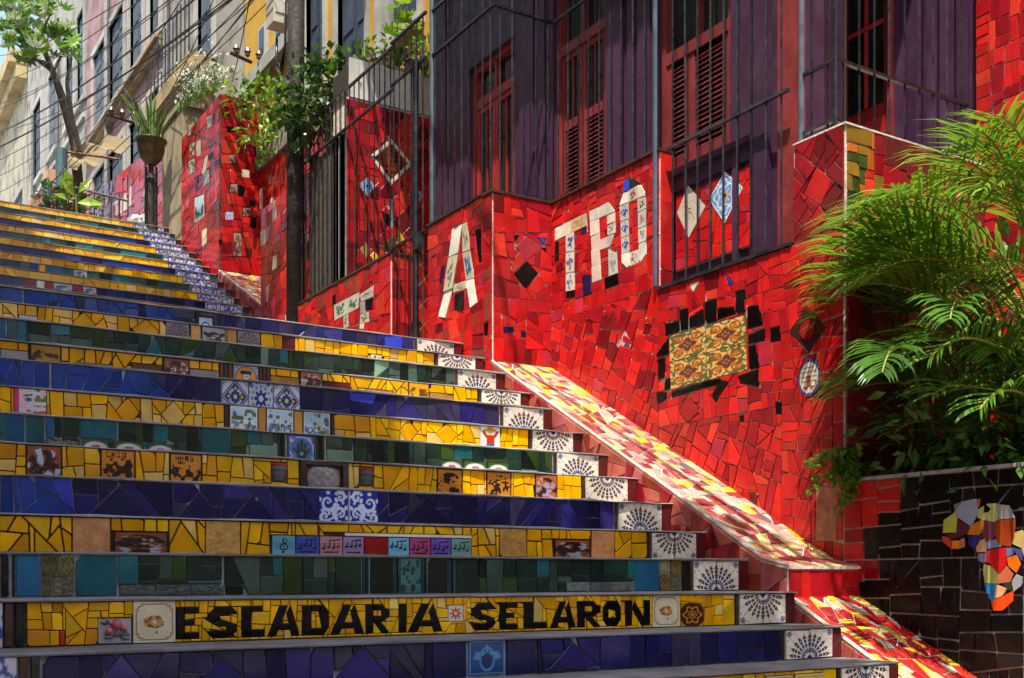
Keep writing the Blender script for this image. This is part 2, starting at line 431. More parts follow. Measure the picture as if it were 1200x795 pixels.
def p_music(bg, kind):
    def f(n):
        c = Cv(36, bg); k = (18, 20, 40)
        if kind < 0: return c
        for i in range(5): c.rect(.05, .95, .30 + i * .10, .317 + i * .10, tuple(int(v * .55) for v in bg))
        if kind == 0:
            c.line(.5, .12, .5, .88, .05, k).ring(.5, .42, .16, .06, k).ring(.55, .74, .10, .05, k).disc(.46, .14, .06, k)
        else:
            rg = random.Random(kind)
            for i in range(4):
                x = .15 + i * .22; y = rg.uniform(.3, .55); c.disc(x, y, .06, k, 1.3).line(x + .06, y, x + .06, y + .28, .035, k)
            c.line(.43, .78, .87, .84, .07, k)
            if kind % 2: c.rect(.15, .85, .12, .2, k)
        return c
    return f
def p_portrait(n):
    c = Cv(44, (190, 200, 214)); r, a = polar(c)
    c.m((r > .47) & (np.sin(c.x * 50) * np.sin(c.y * 50) > .1), (70, 100, 160)).m(r < .46, (60, 84, 150)).m(r < .41, (214, 150, 40))
    c.disc(.52, .50, .14, (200, 206, 214), .85).m((abs(c.x - .52) < .30) & (c.y < .34) & (c.y > .1) & (abs(c.x - .52) < (.42 - c.y)), (86, 120, 180))
    c.m((abs(c.x - .5) < .26 - abs(c.y - .66) * .8) & (c.y > .60) & (c.y < .76), (26, 34, 66)).blot(14, .66, (40, 60, 120), 5, (r < .2)); return c
def p_hamsa(n):
    c = Cv(44, (120, 140, 190)); c.blot(9, .5, (190, 200, 220), 3).blot(11, .62, (150, 60, 120), 9).frame(.05, (40, 60, 140)); g = (44, 66, 48)
    c.m(np.hypot(c.x - .5, c.y - .5) < .40, (70, 120, 190)).disc(.5, .32, .17, g).rect(.45, .55, .3, .82, g).rect(.34, .42, .3, .72, g).rect(.58, .66, .3, .72, g).line(.36, .34, .22, .5, .08, g).line(.64, .34, .78, .5, .08, g).disc(.5, .34, .07, (120, 170, 200)); return c
def p_flowerframe(n):
    c = Cv(44, (222, 212, 178)); r, a = polar(c); ax, ay = abs(c.x - .5), abs(c.y - .5); b = (110, 56, 28)
    q = (ax ** 6 + ay ** 6) ** (1 / 6); q = np.where((ax > .34) & (ay > .34), q + .03, q)
    c.m(abs(q - .44) < .012, b).m(abs(q - .40) < .009, b)
    e = vnoise(c.x, c.y, 9, 4); c.m((r + (e - .5) * .16) < .22, (132, 74, 30)).m(((r + (e - .5) * .2) < .2) & (vnoise(c.x, c.y, 16, 8) > .52), (206, 150, 84)).m(r < .05, (230, 210, 170)); return c
def p_brownorn(n):
    c = Cv(36, (70, 34, 18)); r, a = polar(c); c.m((abs(r - .34 - .06 * np.cos(6 * a)) < .035) | ((r < .2) & (np.cos(8 * a) > .1)), (196, 130, 40)).m(abs(r - .62) < .05, (196, 130, 40)); return c
def p_floral(i, j):
    def f(n):
        c = Cv(60, (222, 176, 104)); r, a = polar(c); x, y = c.x * 2 % 1 - .5, c.y * 2 % 1 - .5
        e = vnoise(c.x, c.y, 12, 3 + i + 7 * j)
        c.m(abs(np.sin(c.x * 9.4 + 2 * np.sin(c.y * 6.28)) * np.sin(c.y * 9.4)) < .10, (120, 80, 50))
        c.m((e > .6) & (r > .3), (86, 98, 60))
        for k in range(4):
            X, Y = .5 + .36 * math.cos(k * 1.5708 + .785), .5 + .36 * math.sin(k * 1.5708 + .785)
            c.ring(X, Y, .12, .05, (150, 84, 36)).disc(X, Y, .06, (186, 110, 44))
        c.m(r < .26 + .04 * np.cos(8 * a), (190, 110, 40)).m((r < .20 + .05 * np.cos(4 * a)), (96, 62, 60)).m((r < .1) & (np.cos(4 * a) > 0), (180, 120, 70)).m(r < .03, (60, 34, 30))
        for (X, Y) in ((0, .5), (1, .5), (.5, 0), (.5, 1)): c.ring(X, Y, .12, .045, (80, 104, 62))
        return c
    return f
def p_bluestar(bg=(110, 150, 205), fg=(222, 228, 236), mid=(214, 170, 50)):
    def f(n):
        c = Cv(44, bg); r, a = polar(c); ax, ay = abs(c.x - .5), abs(c.y - .5)
        c.m(abs(r - .30 - .07 * np.cos(4 * a)) < .022, fg).m(abs(r - .42 - .06 * np.cos(8 * a)) < .022, fg).m((r < .24) & (abs(np.sin(4 * a)) < .25), fg).m(r < .12, mid).m(r < .06, (40, 40, 90)).m(abs(ax + ay - .8) < .025, fg).frame(.03, fg); return c
    return f
def p_spark(bg=(206, 196, 184), fg=(150, 110, 90)):
    def f(n):
        c = Cv(40, bg); r, a = polar(c); c.m((r < .38) & (abs(np.sin(a * 9)) < .18) & (r > .05), fg).m(abs(r - .06) < .02, fg); return c
    return f
def p_rose(n):
    c = Cv(36, (58, 84, 62)); c.m(((c.x - .5) / .46) ** 2 + ((c.y - .35) / .5) ** 2 < 1, (216, 214, 214)).m(abs(np.hypot((c.x - .5) / .46, (c.y - .35) / .5) - 1) < .05, (140, 160, 90))
    e = vnoise(c.x, c.y, 8, 2); c.m(np.hypot(c.x - .5, (c.y - .45) * 1.1) < .17, (170, 70, 110)).m((np.hypot(c.x - .5, (c.y - .45) * 1.1) < .15) & (e > .5), (205, 120, 150)).m((np.hypot(c.x - .5, c.y - .24) < .12) & (e > .5), (70, 100, 60)); return c
def p_town(seed):
    def f(n):
        c = Cv(40, (170, 205, 232)); c.m(c.y < .5 + .1 * np.sin(c.x * 9 + seed), (120, 150, 170)).blot(9, .55, (70, 110, 180), seed, c.y < .52).blot(12, .6, (226, 222, 210), seed + 3, c.y < .6).blot(7, .66, (90, 110, 70), seed + 5)
        c.rect(.49, .51, 0, 1, (220, 226, 230)).rect(0, 1, .49, .51, (220, 226, 230)).frame(.03, (220, 226, 230)); return c
    return f
def p_face(n):
    c = Cv(44, (214, 216, 226)); c.blot(4, .55, (228, 190, 200), 3).line(.30, .78, .55, .82, .05, (50, 60, 90)).disc(.45, .66, .07, (70, 120, 180), 1.7).disc(.45, .66, .035, (20, 20, 40)).blot(8, .58, (200, 90, 70), 12, (c.x > .6) & (c.y < .5)).blot(8, .5, (90, 140, 80), 14, (c.x > .62) & (c.y > .6)).m((c.x < .14) & (c.y > .2), (200, 60, 120)).line(.4, .3, .5, .28, .06, (180, 60, 70)); return c
def p_land(n):
    c = Cv(36, (176, 196, 214)); c.m(c.y < .42 + .14 * np.sin(c.x * 7 + 1) + .08 * np.sin(c.x * 17), (34, 52, 56)).m(c.y < .16, (90, 120, 130)).disc(.55, .75, .06, (220, 220, 190)).frame(.04, (200, 205, 210)); return c
def p_cowboy(n):
    c = Cv(40, (226, 226, 230)); c.rect(.2, .8, .82, .92, (210, 150, 40)).rect(.34, .66, .90, .99, (210, 150, 40)).disc(.5, .74, .12, (226, 170, 130)).m((abs(c.x - .5) < .2) & (c.y > .3) & (c.y < .66), (190, 60, 30)).line(.3, .6, .14, .78, .14, (190, 60, 30)).line(.7, .6, .86, .78, .14, (190, 60, 30)).m((abs(c.x - .5) < .24 - (c.y - .1) * .2) & (c.y > .05) & (c.y < .32), (60, 90, 170)); return c
def p_relieftap(n):
    c = Cv(44, (22, 62, 120)); k = (70, 130, 180); c.m(abs(np.hypot((c.x - .5) / .6, c.y - .45) - .34) < .04, k).line(.22, .62, .78, .62, .12, k).disc(.2, .52, .09, k).disc(.8, .52, .09, k).line(.5, .6, .5, .85, .08, k).m(np.hypot((c.x - .5) / .5, c.y - .42) < .24, (14, 34, 84)).frame(.03, k); return c
def p_eye(n):
    c = Cv(30, (190, 196, 214)); c.ring(.5, .45, .26, .1, (60, 90, 170)).disc(.5, .45, .1, (30, 40, 100)).frame(.06, (90, 80, 90)); return c
def p_bird(n):
    c = Cv(40, (168, 166, 176)); k = (44, 34, 40); c.m((np.hypot(c.x - .5, c.y - .45) < .34) & (vnoise(c.x, c.y, 8, 31) > .42), k).m((abs(c.x - .5) > .2) & (abs(c.y - .66 - .3 * (abs(c.x - .5) - .3)) < .08) & (abs(c.x - .5) < .45), k).ring(.5, .4, .2, .04, (120, 70, 60)).frame(.03, (120, 118, 130)); return c
def p_redflower(n):
    c = Cv(34, (216, 206, 200)); r, a = polar(c); c.m(r < .30 + .12 * np.cos(8 * a), (196, 26, 40)).m(r < .13, (230, 200, 120)); return c
def p_letterorn(seed, col=(60, 84, 150), bg=(200, 196, 186)):
    def f(n):
        c = Cv(20, bg); r, a = polar(c); c.m((r < .34 + .1 * np.cos(4 * a + seed)) & (vnoise(c.x, c.y, 9, seed) > .42), col); return c
    return f
def p_plate(n):
    c = Cv(40, (60, 76, 130)); r, a = polar(c); c.m(r < .42, (206, 196, 180)).m((r < .36) & (vnoise(c.x, c.y, 6, 8) > .5), (150, 80, 60)).m((r < .36) & (abs(np.sin(c.y * 24)) < .3), (70, 60, 60)); return c
def p_checker(bg, fg, k=12, third=None):
    def f(n):
        c = Cv(40, bg); c.m((np.sin(c.x * k * 3.14) * np.sin(c.y * k * 3.14) > .05) | (vnoise(c.x, c.y, 16, 5) > .72), fg).blot(7, .6, third or bg, 9); return c
    return f
PMESH = {}
def painted(name, Q, mp, painter, parent, th=.010, label=None, round_=False, key=None):
    """Q: four corners bottom-left, bottom-right, top-right, top-left in (u, v)"""
    c = painter(0); n, ny = c.n, c.ny
    (ax, ay), (bx, by), (cx, cy), (dx, dy) = Q
    V = []; X, Y = c.x.ravel(), c.y.ravel()
    U = (1 - Y) * ((1 - X) * ax + X * bx) + Y * ((1 - X) * dx + X * cx); W = (1 - Y) * ((1 - X) * ay + X * by) + Y * ((1 - X) * dy + X * cy)
    V = [mp(u, w, th) for u, w in zip(U, W)]; N = n + 1
    keep = (lambda i, j: (i + .5 - n / 2) ** 2 + (j + .5 - ny / 2) ** 2 < (n / 2) ** 2 * 1.02) if round_ else (lambda i, j: True)
    Fc = [(j * N + i, j * N + i + 1, (j + 1) * N + i + 1, (j + 1) * N + i) for j in range(ny) for i in range(n) if keep(i, j)]
    cols = c.c.reshape(-1, 3)
    if not round_:
        k = len(V); V += [mp(ax, ay, -.002), mp(bx, by, -.002), mp(cx, cy, -.002), mp(dx, dy, -.002)]
        e = [0, n, ny * N + n, ny * N]
        for i in range(4): Fc.append((e[i], k + i, k + (i + 1) % 4, e[(i + 1) % 4]))
        cols = np.vstack([cols, cols[e]])
    o = mk(name, V, Fc, PAINT, parent)
    at = o.data.color_attributes.new('paint', 'FLOAT_COLOR', 'POINT')
    at.data.foreach_set('color', np.hstack([cols, np.ones((len(cols), 1))]).astype(np.float32).ravel())
    if label: o['label'] = label
    return o
def bead(q, d):       # shrink a quad toward its centre
    c = (sum(p[0] for p in q) / 4, sum(p[1] for p in q) / 4); return [(p[0] + (c[0] - p[0]) * d, p[1] + (c[1] - p[1]) * d) for p in q]
# ================================================================== the lower flight
SY = [3.47, 3.81, 4.12, 4.46, 4.80, 5.10, 5.42, 5.72, 6.00, 6.35, 6.64, 6.97, 7.27, 7.60]
SZ = [-.40, -.245, -.08, .09, .25, .43, .60, .77, .94, 1.14, 1.29, 1.48, 1.64, 1.81]
XL, XR = .38, 4.285
stairs = thing('staircase', (2.3, 3.4, -1.6), 'wide lower flight of steps with yellow, blue and green broken tile risers', 'staircase')
BASE = ['yellow', 'blue', 'yellow', 'green', 'yellow', 'blue', 'yellow', 'green', 'yellow', 'blue', 'yellow', 'green', 'yellow', 'blue']
# every row: (kind, left px, right px, bottom fraction, top fraction, what)
P_, T_, D_, A_ = 'pic', 'tile', 'diamond', 'tri'
ROWS = {
 0: [(P_, 896, 925, 0, .9, p_story(41, (200, 160, 60), (190, 190, 190))), (P_, 930, 962, 0, .9, p_story(42, (200, 160, 60), (190, 190, 190)))],
 1: [(P_, 548, 590, .06, 1, p_relieftap), (A_, 100, 180, 0, 1, 'violet'), (A_, 385, 460, 0, 1, 'violet'), (A_, 215, 300, 0, .8, 'indigo'), (T_, 505, 546, 0, 1, 'navy'), (T_, 592, 628, 0, 1, 'navy'), (A_, 640, 700, .1, .9, 'violet'), (T_, 702, 736, 0, 1, 'indigo')],
 2: [(T_, 69, 76, 0, .35, 'orange'), ('flower', 114, 154, 0, .62, None), (P_, 155, 205, 0, 1, p_flowerframe), (P_, 763, 795, 0, 1, p_flowerframe), (P_, 796, 823, 0, .72, p_brownorn), (P_, 524, 541, .34, .78, p_redflower), ('letters',)],
 3: [(T_, 18, 48, 0, 1, 'sky'), (P_, 49, 67, .5, 1, p_checker((96, 96, 60), (50, 50, 34), 6)), (P_, 68, 87, .5, 1, p_checker((120, 116, 70), (56, 56, 34), 7)), (P_, 49, 60, 0, .48, p_checker((110, 106, 66), (50, 50, 34), 6)), (T_, 61, 87, 0, .48, 'bronze'), (T_, 88, 137, 0, 1, 'teal'),
     ('strip', 139, 262, 0, .28, 'ornate'), (T_, 263, 285, 0, .25, 'black'), ('bars', 424, 432, 0, 1, 'teal'), ('bars', 461, 467, 0, 1, 'teal'), (P_, 468, 492, 0, 1, p_checker((70, 130, 130), (24, 60, 66), 4)), ('bars', 493, 500, 0, 1, 'teal'), ('bars', 525, 532, 0, 1, 'teal'), (T_, 433, 460, 0, 1, 'black'), (T_, 501, 524, 0, 1, 'black'),
     (T_, 392, 423, 0, 1, 'dark'), (T_, 533, 560, 0, 1, 'dark'), ('strip', 662, 742, 0, .30, 'ornate'), (T_, 743, 770, 0, 1, 'sky'), (T_, 772, 784, .5, 1, 'bronze'), (P_, 785, 797, .5, 1, p_checker((120, 100, 50), (60, 50, 26), 5)), (P_, 772, 784, 0, .48, p_checker((120, 100, 50), (60, 50, 26), 5)), (T_, 785, 797, 0, .48, 'bronze'), (T_, 798, 808, 0, 1, 'black')],
 4: [(T_, 84, 129, 0, 1, 'copper'), (P_, 132, 197, 0, .62, p_story(11, (130, 74, 44), (40, 28, 30), None, (150, 160, 180))), (T_, 240, 281, 0, 1, 'gold'), (T_, 584, 616, 0, 1, 'gold'), (P_, 648, 691, 0, .66, p_story(13, (150, 80, 40), (44, 30, 30), None, (150, 160, 180))), (T_, 692, 719, 0, 1, 'copper'),
     ('beads', 403, 551, .63, .72, None)] + [(P_, a, b, 0, .60, p_music(c, k)) for a, b, c, k in ((318, 345, (110, 180, 205), 0), (346, 373, (50, 80, 180), 1), (374, 400, (205, 140, 150), 3), (401, 425, (170, 140, 190), 5), (426, 453, (150, 14, 20), -1), (454, 478, (110, 180, 210), 6), (479, 503, (180, 70, 120), 7), (504, 527, (120, 84, 180), 9), (528, 551, (110, 160, 150), 10))],
 5: [(P_, 373, 407, 0, 1, p_azul('swirl', 1)), (P_, 408, 442, 0, 1, p_azul('swirl', 2)), (T_, 0, 16, 0, 1, 'blue'), (A_, 18, 95, 0, .62, 'blue'), (A_, 100, 180, 0, .9, 'navy'), (A_, 205, 262, 0, .8, 'indigo'), (A_, 270, 320, 0, .75, 'indigo'), (A_, 470, 525, .1, .9, 'navy'), (T_, 528, 557, 0, 1, 'navy')],
 6: [(P_, 30, 72, 0, 1, p_story(21, (150, 76, 40), (40, 26, 34), None, (180, 195, 225))), (P_, 117, 158, 0, 1, p_story(22, (205, 130, 44), (44, 26, 22), 'CAIO')), (P_, 198, 236, 0, 1, p_story(23, (205, 130, 44), (44, 26, 22), 'HANS')),
     ('pot', 317, 336, .2, .9, None), ('stoneface', 350, 407, 0, 1, None), ('pot', 420, 437, .2, .9, None), (P_, 511, 541, 0, 1, p_story(24, (205, 130, 44), (44, 26, 22))), (P_, 569, 598, 0, 1, p_story(25, (205, 130, 44), (44, 26, 22))), (P_, 626, 652, 0, 1, p_story(26, (180, 96, 60), (50, 34, 44), None, (150, 155, 190)))],
 7: [(T_, 5, 29, 0, 1, 'sky'), (T_, 30, 52, 0, 1, 'teal'), (T_, 53, 63, .35, 1, 'blueg'), (P_, 53, 91, 0, .33, p_checker((40, 52, 46), (130, 140, 120), 9)), (A_, 93, 138, .42, 1, 'sky'), (T_, 93, 137, .42, 1, 'lagoon'), (P_, 96, 127, 0, .4, p_rose), (P_, 134, 167, 0, .4, p_rose), (P_, 172, 203, 0, .4, p_rose),
     (T_, 235, 270, 0, 1, 'teal'), (T_, 291, 324, 0, .56, 'light'), ('bars', 325, 334, 0, 1, 'olive'), (P_, 336, 369, 0, 1, p_hamsa), ('bars', 370, 380, 0, 1, 'olive'), (T_, 382, 412, 0, .56, 'light'), (T_, 435, 448, 0, 1, 'black'), (T_, 462, 478, 0, 1, 'black'), (P_, 516, 541, 0, .45, p_rose), (P_, 543, 569, 0, .45, p_rose), (P_, 571, 595, 0, .45, p_rose)],
 8: [(P_, 16, 54, 0, 1, p_face), (D_, 135, 163, 0, 1, 'amber'), (D_, 188, 217, 0, 1, 'pale'), (T_, 262, 267, 0, 1, 'dwood'), (P_, 269, 301, 0, 1, p_town(1)), (T_, 302, 311, 0, 1, 'ochre'), (P_, 312, 343, 0, 1, p_town(5)), (T_, 344, 354, 0, 1, 'ochre'), (P_, 355, 386, 0, 1, p_town(9)), (T_, 387, 391, 0, 1, 'dwood'), (D_, 467, 489, .1, 1, 'deep'), (D_, 510, 536, .1, 1, 'deep'), (P_, 562, 585, 0, 1, p_cowboy)],
 9: [(P_, 260, 290, 0, 1, p_azul('cross')), (P_, 291, 319, 0, 1, p_azul('star')), (P_, 320, 350, 0, 1, p_azul('cross')), (T_, 40, 58, 0, 1, 'blue'), (T_, 60, 77, 0, 1, 'blue'), (A_, 0, 32, 0, 1, 'blue'), (A_, 136, 158, 0, 1, 'blue'), (T_, 230, 259, 0, 1, 'navy'), (T_, 351, 379, 0, 1, 'navy'), (A_, 160, 215, 0, .6, 'blue'), (A_, 455, 500, .1, 1, 'violet')],
 10: [(T_, 0, 33, 0, .66, 'greyt'), (P_, 35, 71, 0, 1, p_story(31, (176, 130, 30), (70, 44, 30))), (P_, 89, 131, 0, .42, p_story(32, (96, 80, 90), (190, 180, 190))), (T_, 154, 190, 0, .62, 'brown'), (P_, 191, 221, 0, 1, p_story(33, (150, 90, 60), (60, 50, 60), None, (190, 190, 190))), (T_, 222, 256, 0, .62, 'greyt'), ('bars', 257, 272, 0, 1, 'brown'), (P_, 273, 302, 0, 1, p_portrait), ('bars', 303, 316, 0, 1, 'brown'), (T_, 318, 350, 0, .66, 'ochre'),
      (P_, 351, 377, 0, 1, p_story(34, (170, 100, 60), (60, 50, 60), None, (190, 190, 190))), (T_, 378, 410, 0, .64, 'maroon'), (P_, 428, 460, 0, .48, p_story(35, (190, 120, 100), (110, 70, 60))), (P_, 478, 502, 0, 1, p_story(36, (220, 160, 30), (110, 70, 30))), (T_, 503, 531, 0, .6, 'ochre')],
 11: [(T_, 0, 7, 0, 1, 'sky'), (T_, 8, 20, 0, 1, 'dark'), (T_, 20, 30, 0, 1, 'teal'), (A_, 165, 196, 0, 1, 'lagoon'), (A_, 255, 283, 0, 1, 'olive')],
 12: [(P_, 22, 43, 0, .56, p_land), (D_, 84, 112, 0, 1, 'yellow'), (D_, 154, 187, 0, 1, 'deep'), (P_, 194, 221, 0, 1, p_mandala((130, 118, 132), (60, 50, 52), 16)), (T_, 223, 235, .08, 1, 'ochre'), (P_, 236, 264, 0, 1, p_bird), (T_, 266, 277, .08, 1, 'ochre'), (P_, 278, 304, 0, 1, p_mandala((150, 140, 150), (90, 56, 56), 12)), (T_, 330, 345, 0, 1, 'maroon'), (T_, 378, 383, 0, .35, 'red'), (P_, 433, 447, 0, .62, p_story(38, (210, 200, 170), (60, 60, 50)))],
 13: [('frame', 228, 253, 0, .95, None), (T_, 0, 26, 0, 1, 'blue'), (T_, 28, 56, 0, 1, 'blue'), (A_, 60, 98, .2, 1, 'blue'), (A_, 110, 160, 0, .8, 'blue'), (A_, 180, 215, 0, .8, 'blue'), (A_, 268, 296, 0, 1, 'violet'), (T_, 450, 471, .2, 1, 'cobalt')],
}
NAMED = dict(sky=GRN['sky'], teal=GRN['teal'], black=GRN['black'], dark=GRN['dark'], olive=GRN['olive'], light=GRN['light'], lagoon=GRN['teal'], blueg=GRN['sky'], bronze=BRONZE, copper=COPPER, gold=GOLD, brown=BROWN, ochre=OCHRE,
             greyt=GREYT, dwood=DKW, maroon=DRED[1], red=RED[0], orange=RED[5], amber=YEL[4], pale=YEL[3], yellow=YEL[0], deep=YEL[1], navy=BLU['navy'], indigo=BLU['indigo'], blue=BLU['blue'], violet=BLU['violet'], cobalt=BLU['cobalt'])
NM = dict(sky='blue_tile', teal='green_tile', black='green_tile', dark='green_tile', olive='green_tile', light='green_tile', lagoon='green_tile', blueg='blue_tile', bronze='relief_tile', copper='relief_tile', gold='relief_tile', brown='brown_tile', ochre='brown_tile',
          greyt='grey_tile', dwood='wood_strip', maroon='brown_tile', red='red_tile', orange='red_tile', amber='yellow_tile', pale='yellow_tile', yellow='yellow_tile', deep='yellow_tile', navy='blue_tile', indigo='blue_tile', blue='blue_tile', violet='blue_tile', cobalt='blue_tile')
# black capitals of the lettered riser: strokes in a unit box
LET = {
 'E': [[(0, 0), (.36, 0), (.36, 1), (0, 1)], [(.36, .80), (1, .80), (1, 1), (.36, 1)], [(.36, .42), (.8, .42), (.8, .60), (.36, .60)], [(.36, 0), (1, 0), (1, .2), (.36, .2)]],
 'S': [[(.12, .80), (.30, 1), (.80, 1), (1, .80), (.70, .76), (.40, .76)], [(0, .58), (.12, .80), (.38, .78), (.34, .62), (.5, .48), (.2, .46)], [(.2, .46), (.5, .58), (.95, .42), (.72, .34), (.4, .44)], [(.68, .40), (.95, .44), (1, .24), (.86, .08), (.62, .22)], [(0, .22), (.3, .26), (.62, .22), (.86, .08), (.66, 0), (.2, 0)]],
 'C': [[(0, 0), (.42, 0), (.42, 1), (0, 1)], [(.42, .82), (.92, .82), (.92, 1), (.42, 1)], [(.42, 0), (1, 0), (1, .24), (.42, .24)]],
 'A': [[(0, 0), (.26, 0), (.62, 1), (.38, 1)], [(.60, .72), (.72, 1), (1, 0), (.74, 0)], [(.28, .20), (.74, .20), (.70, .40), (.34, .40)]],
 'D': [[(0, 0), (.34, 0), (.34, 1), (0, 1)], [(.34, .80), (.62, .80), (.80, 1), (.34, 1)], [(.62, .80), (.80, 1), (1, .76), (1, .24), (.72, .30), (.72, .70)], [(.34, 0), (.8, 0), (1, .24), (.62, .22), (.34, .22)]],
 'R': [[(0, 0), (.32, 0), (.32, 1), (0, 1)], [(.32, .82), (.86, .82), (.70, 1), (.32, 1)], [(.64, .82), (1, .84), (1, .56), (.66, .58)], [(.32, .40), (.66, .40), (1, .56), (.66, .58), (.32, .58)], [(.34, .40), (.62, .40), (1, 0), (.70, 0)]],
 'I': [[(.0, 0), (1, 0), (1, 1), (.0, 1)]],
 'L': [[(0, 0), (.42, 0), (.42, 1), (0, 1)], [(.42, 0), (1, 0), (1, .24), (.42, .24)]],
 'O': [[(.0, .26), (.30, .32), (.30, .68), (0, .74)], [(0, .74), (.30, .68), (.70, .68), (1, .74), (.78, 1), (.22, 1)], [(.70, .32), (1, .26), (1, .74), (.70, .68)], [(0, .26), (.22, 0), (.78, 0), (1, .26), (.70, .32), (.30, .32)]],
 'N': [[(0, 0), (.28, 0), (.28, 1), (0, 1)], [(.28, .66), (.36, 1), (.74, .34), (.72, 0), (.66, 0)], [(.74, 0), (1, 0), (1, 1), (.74, 1)]],
}
WORDS = [('E', 206, 232), ('S', 241, 277), ('C', 282, 309), ('A', 312, 350), ('D', 353, 384), ('A', 386, 425), ('R', 427, 455), ('I', 466, 475), ('A', 477, 517), ('S', 550, 579), ('E', 584, 605), ('L', 612, 639), ('A', 643, 673), ('R', 675, 702), ('O', 705, 726), ('N', 731, 760)]

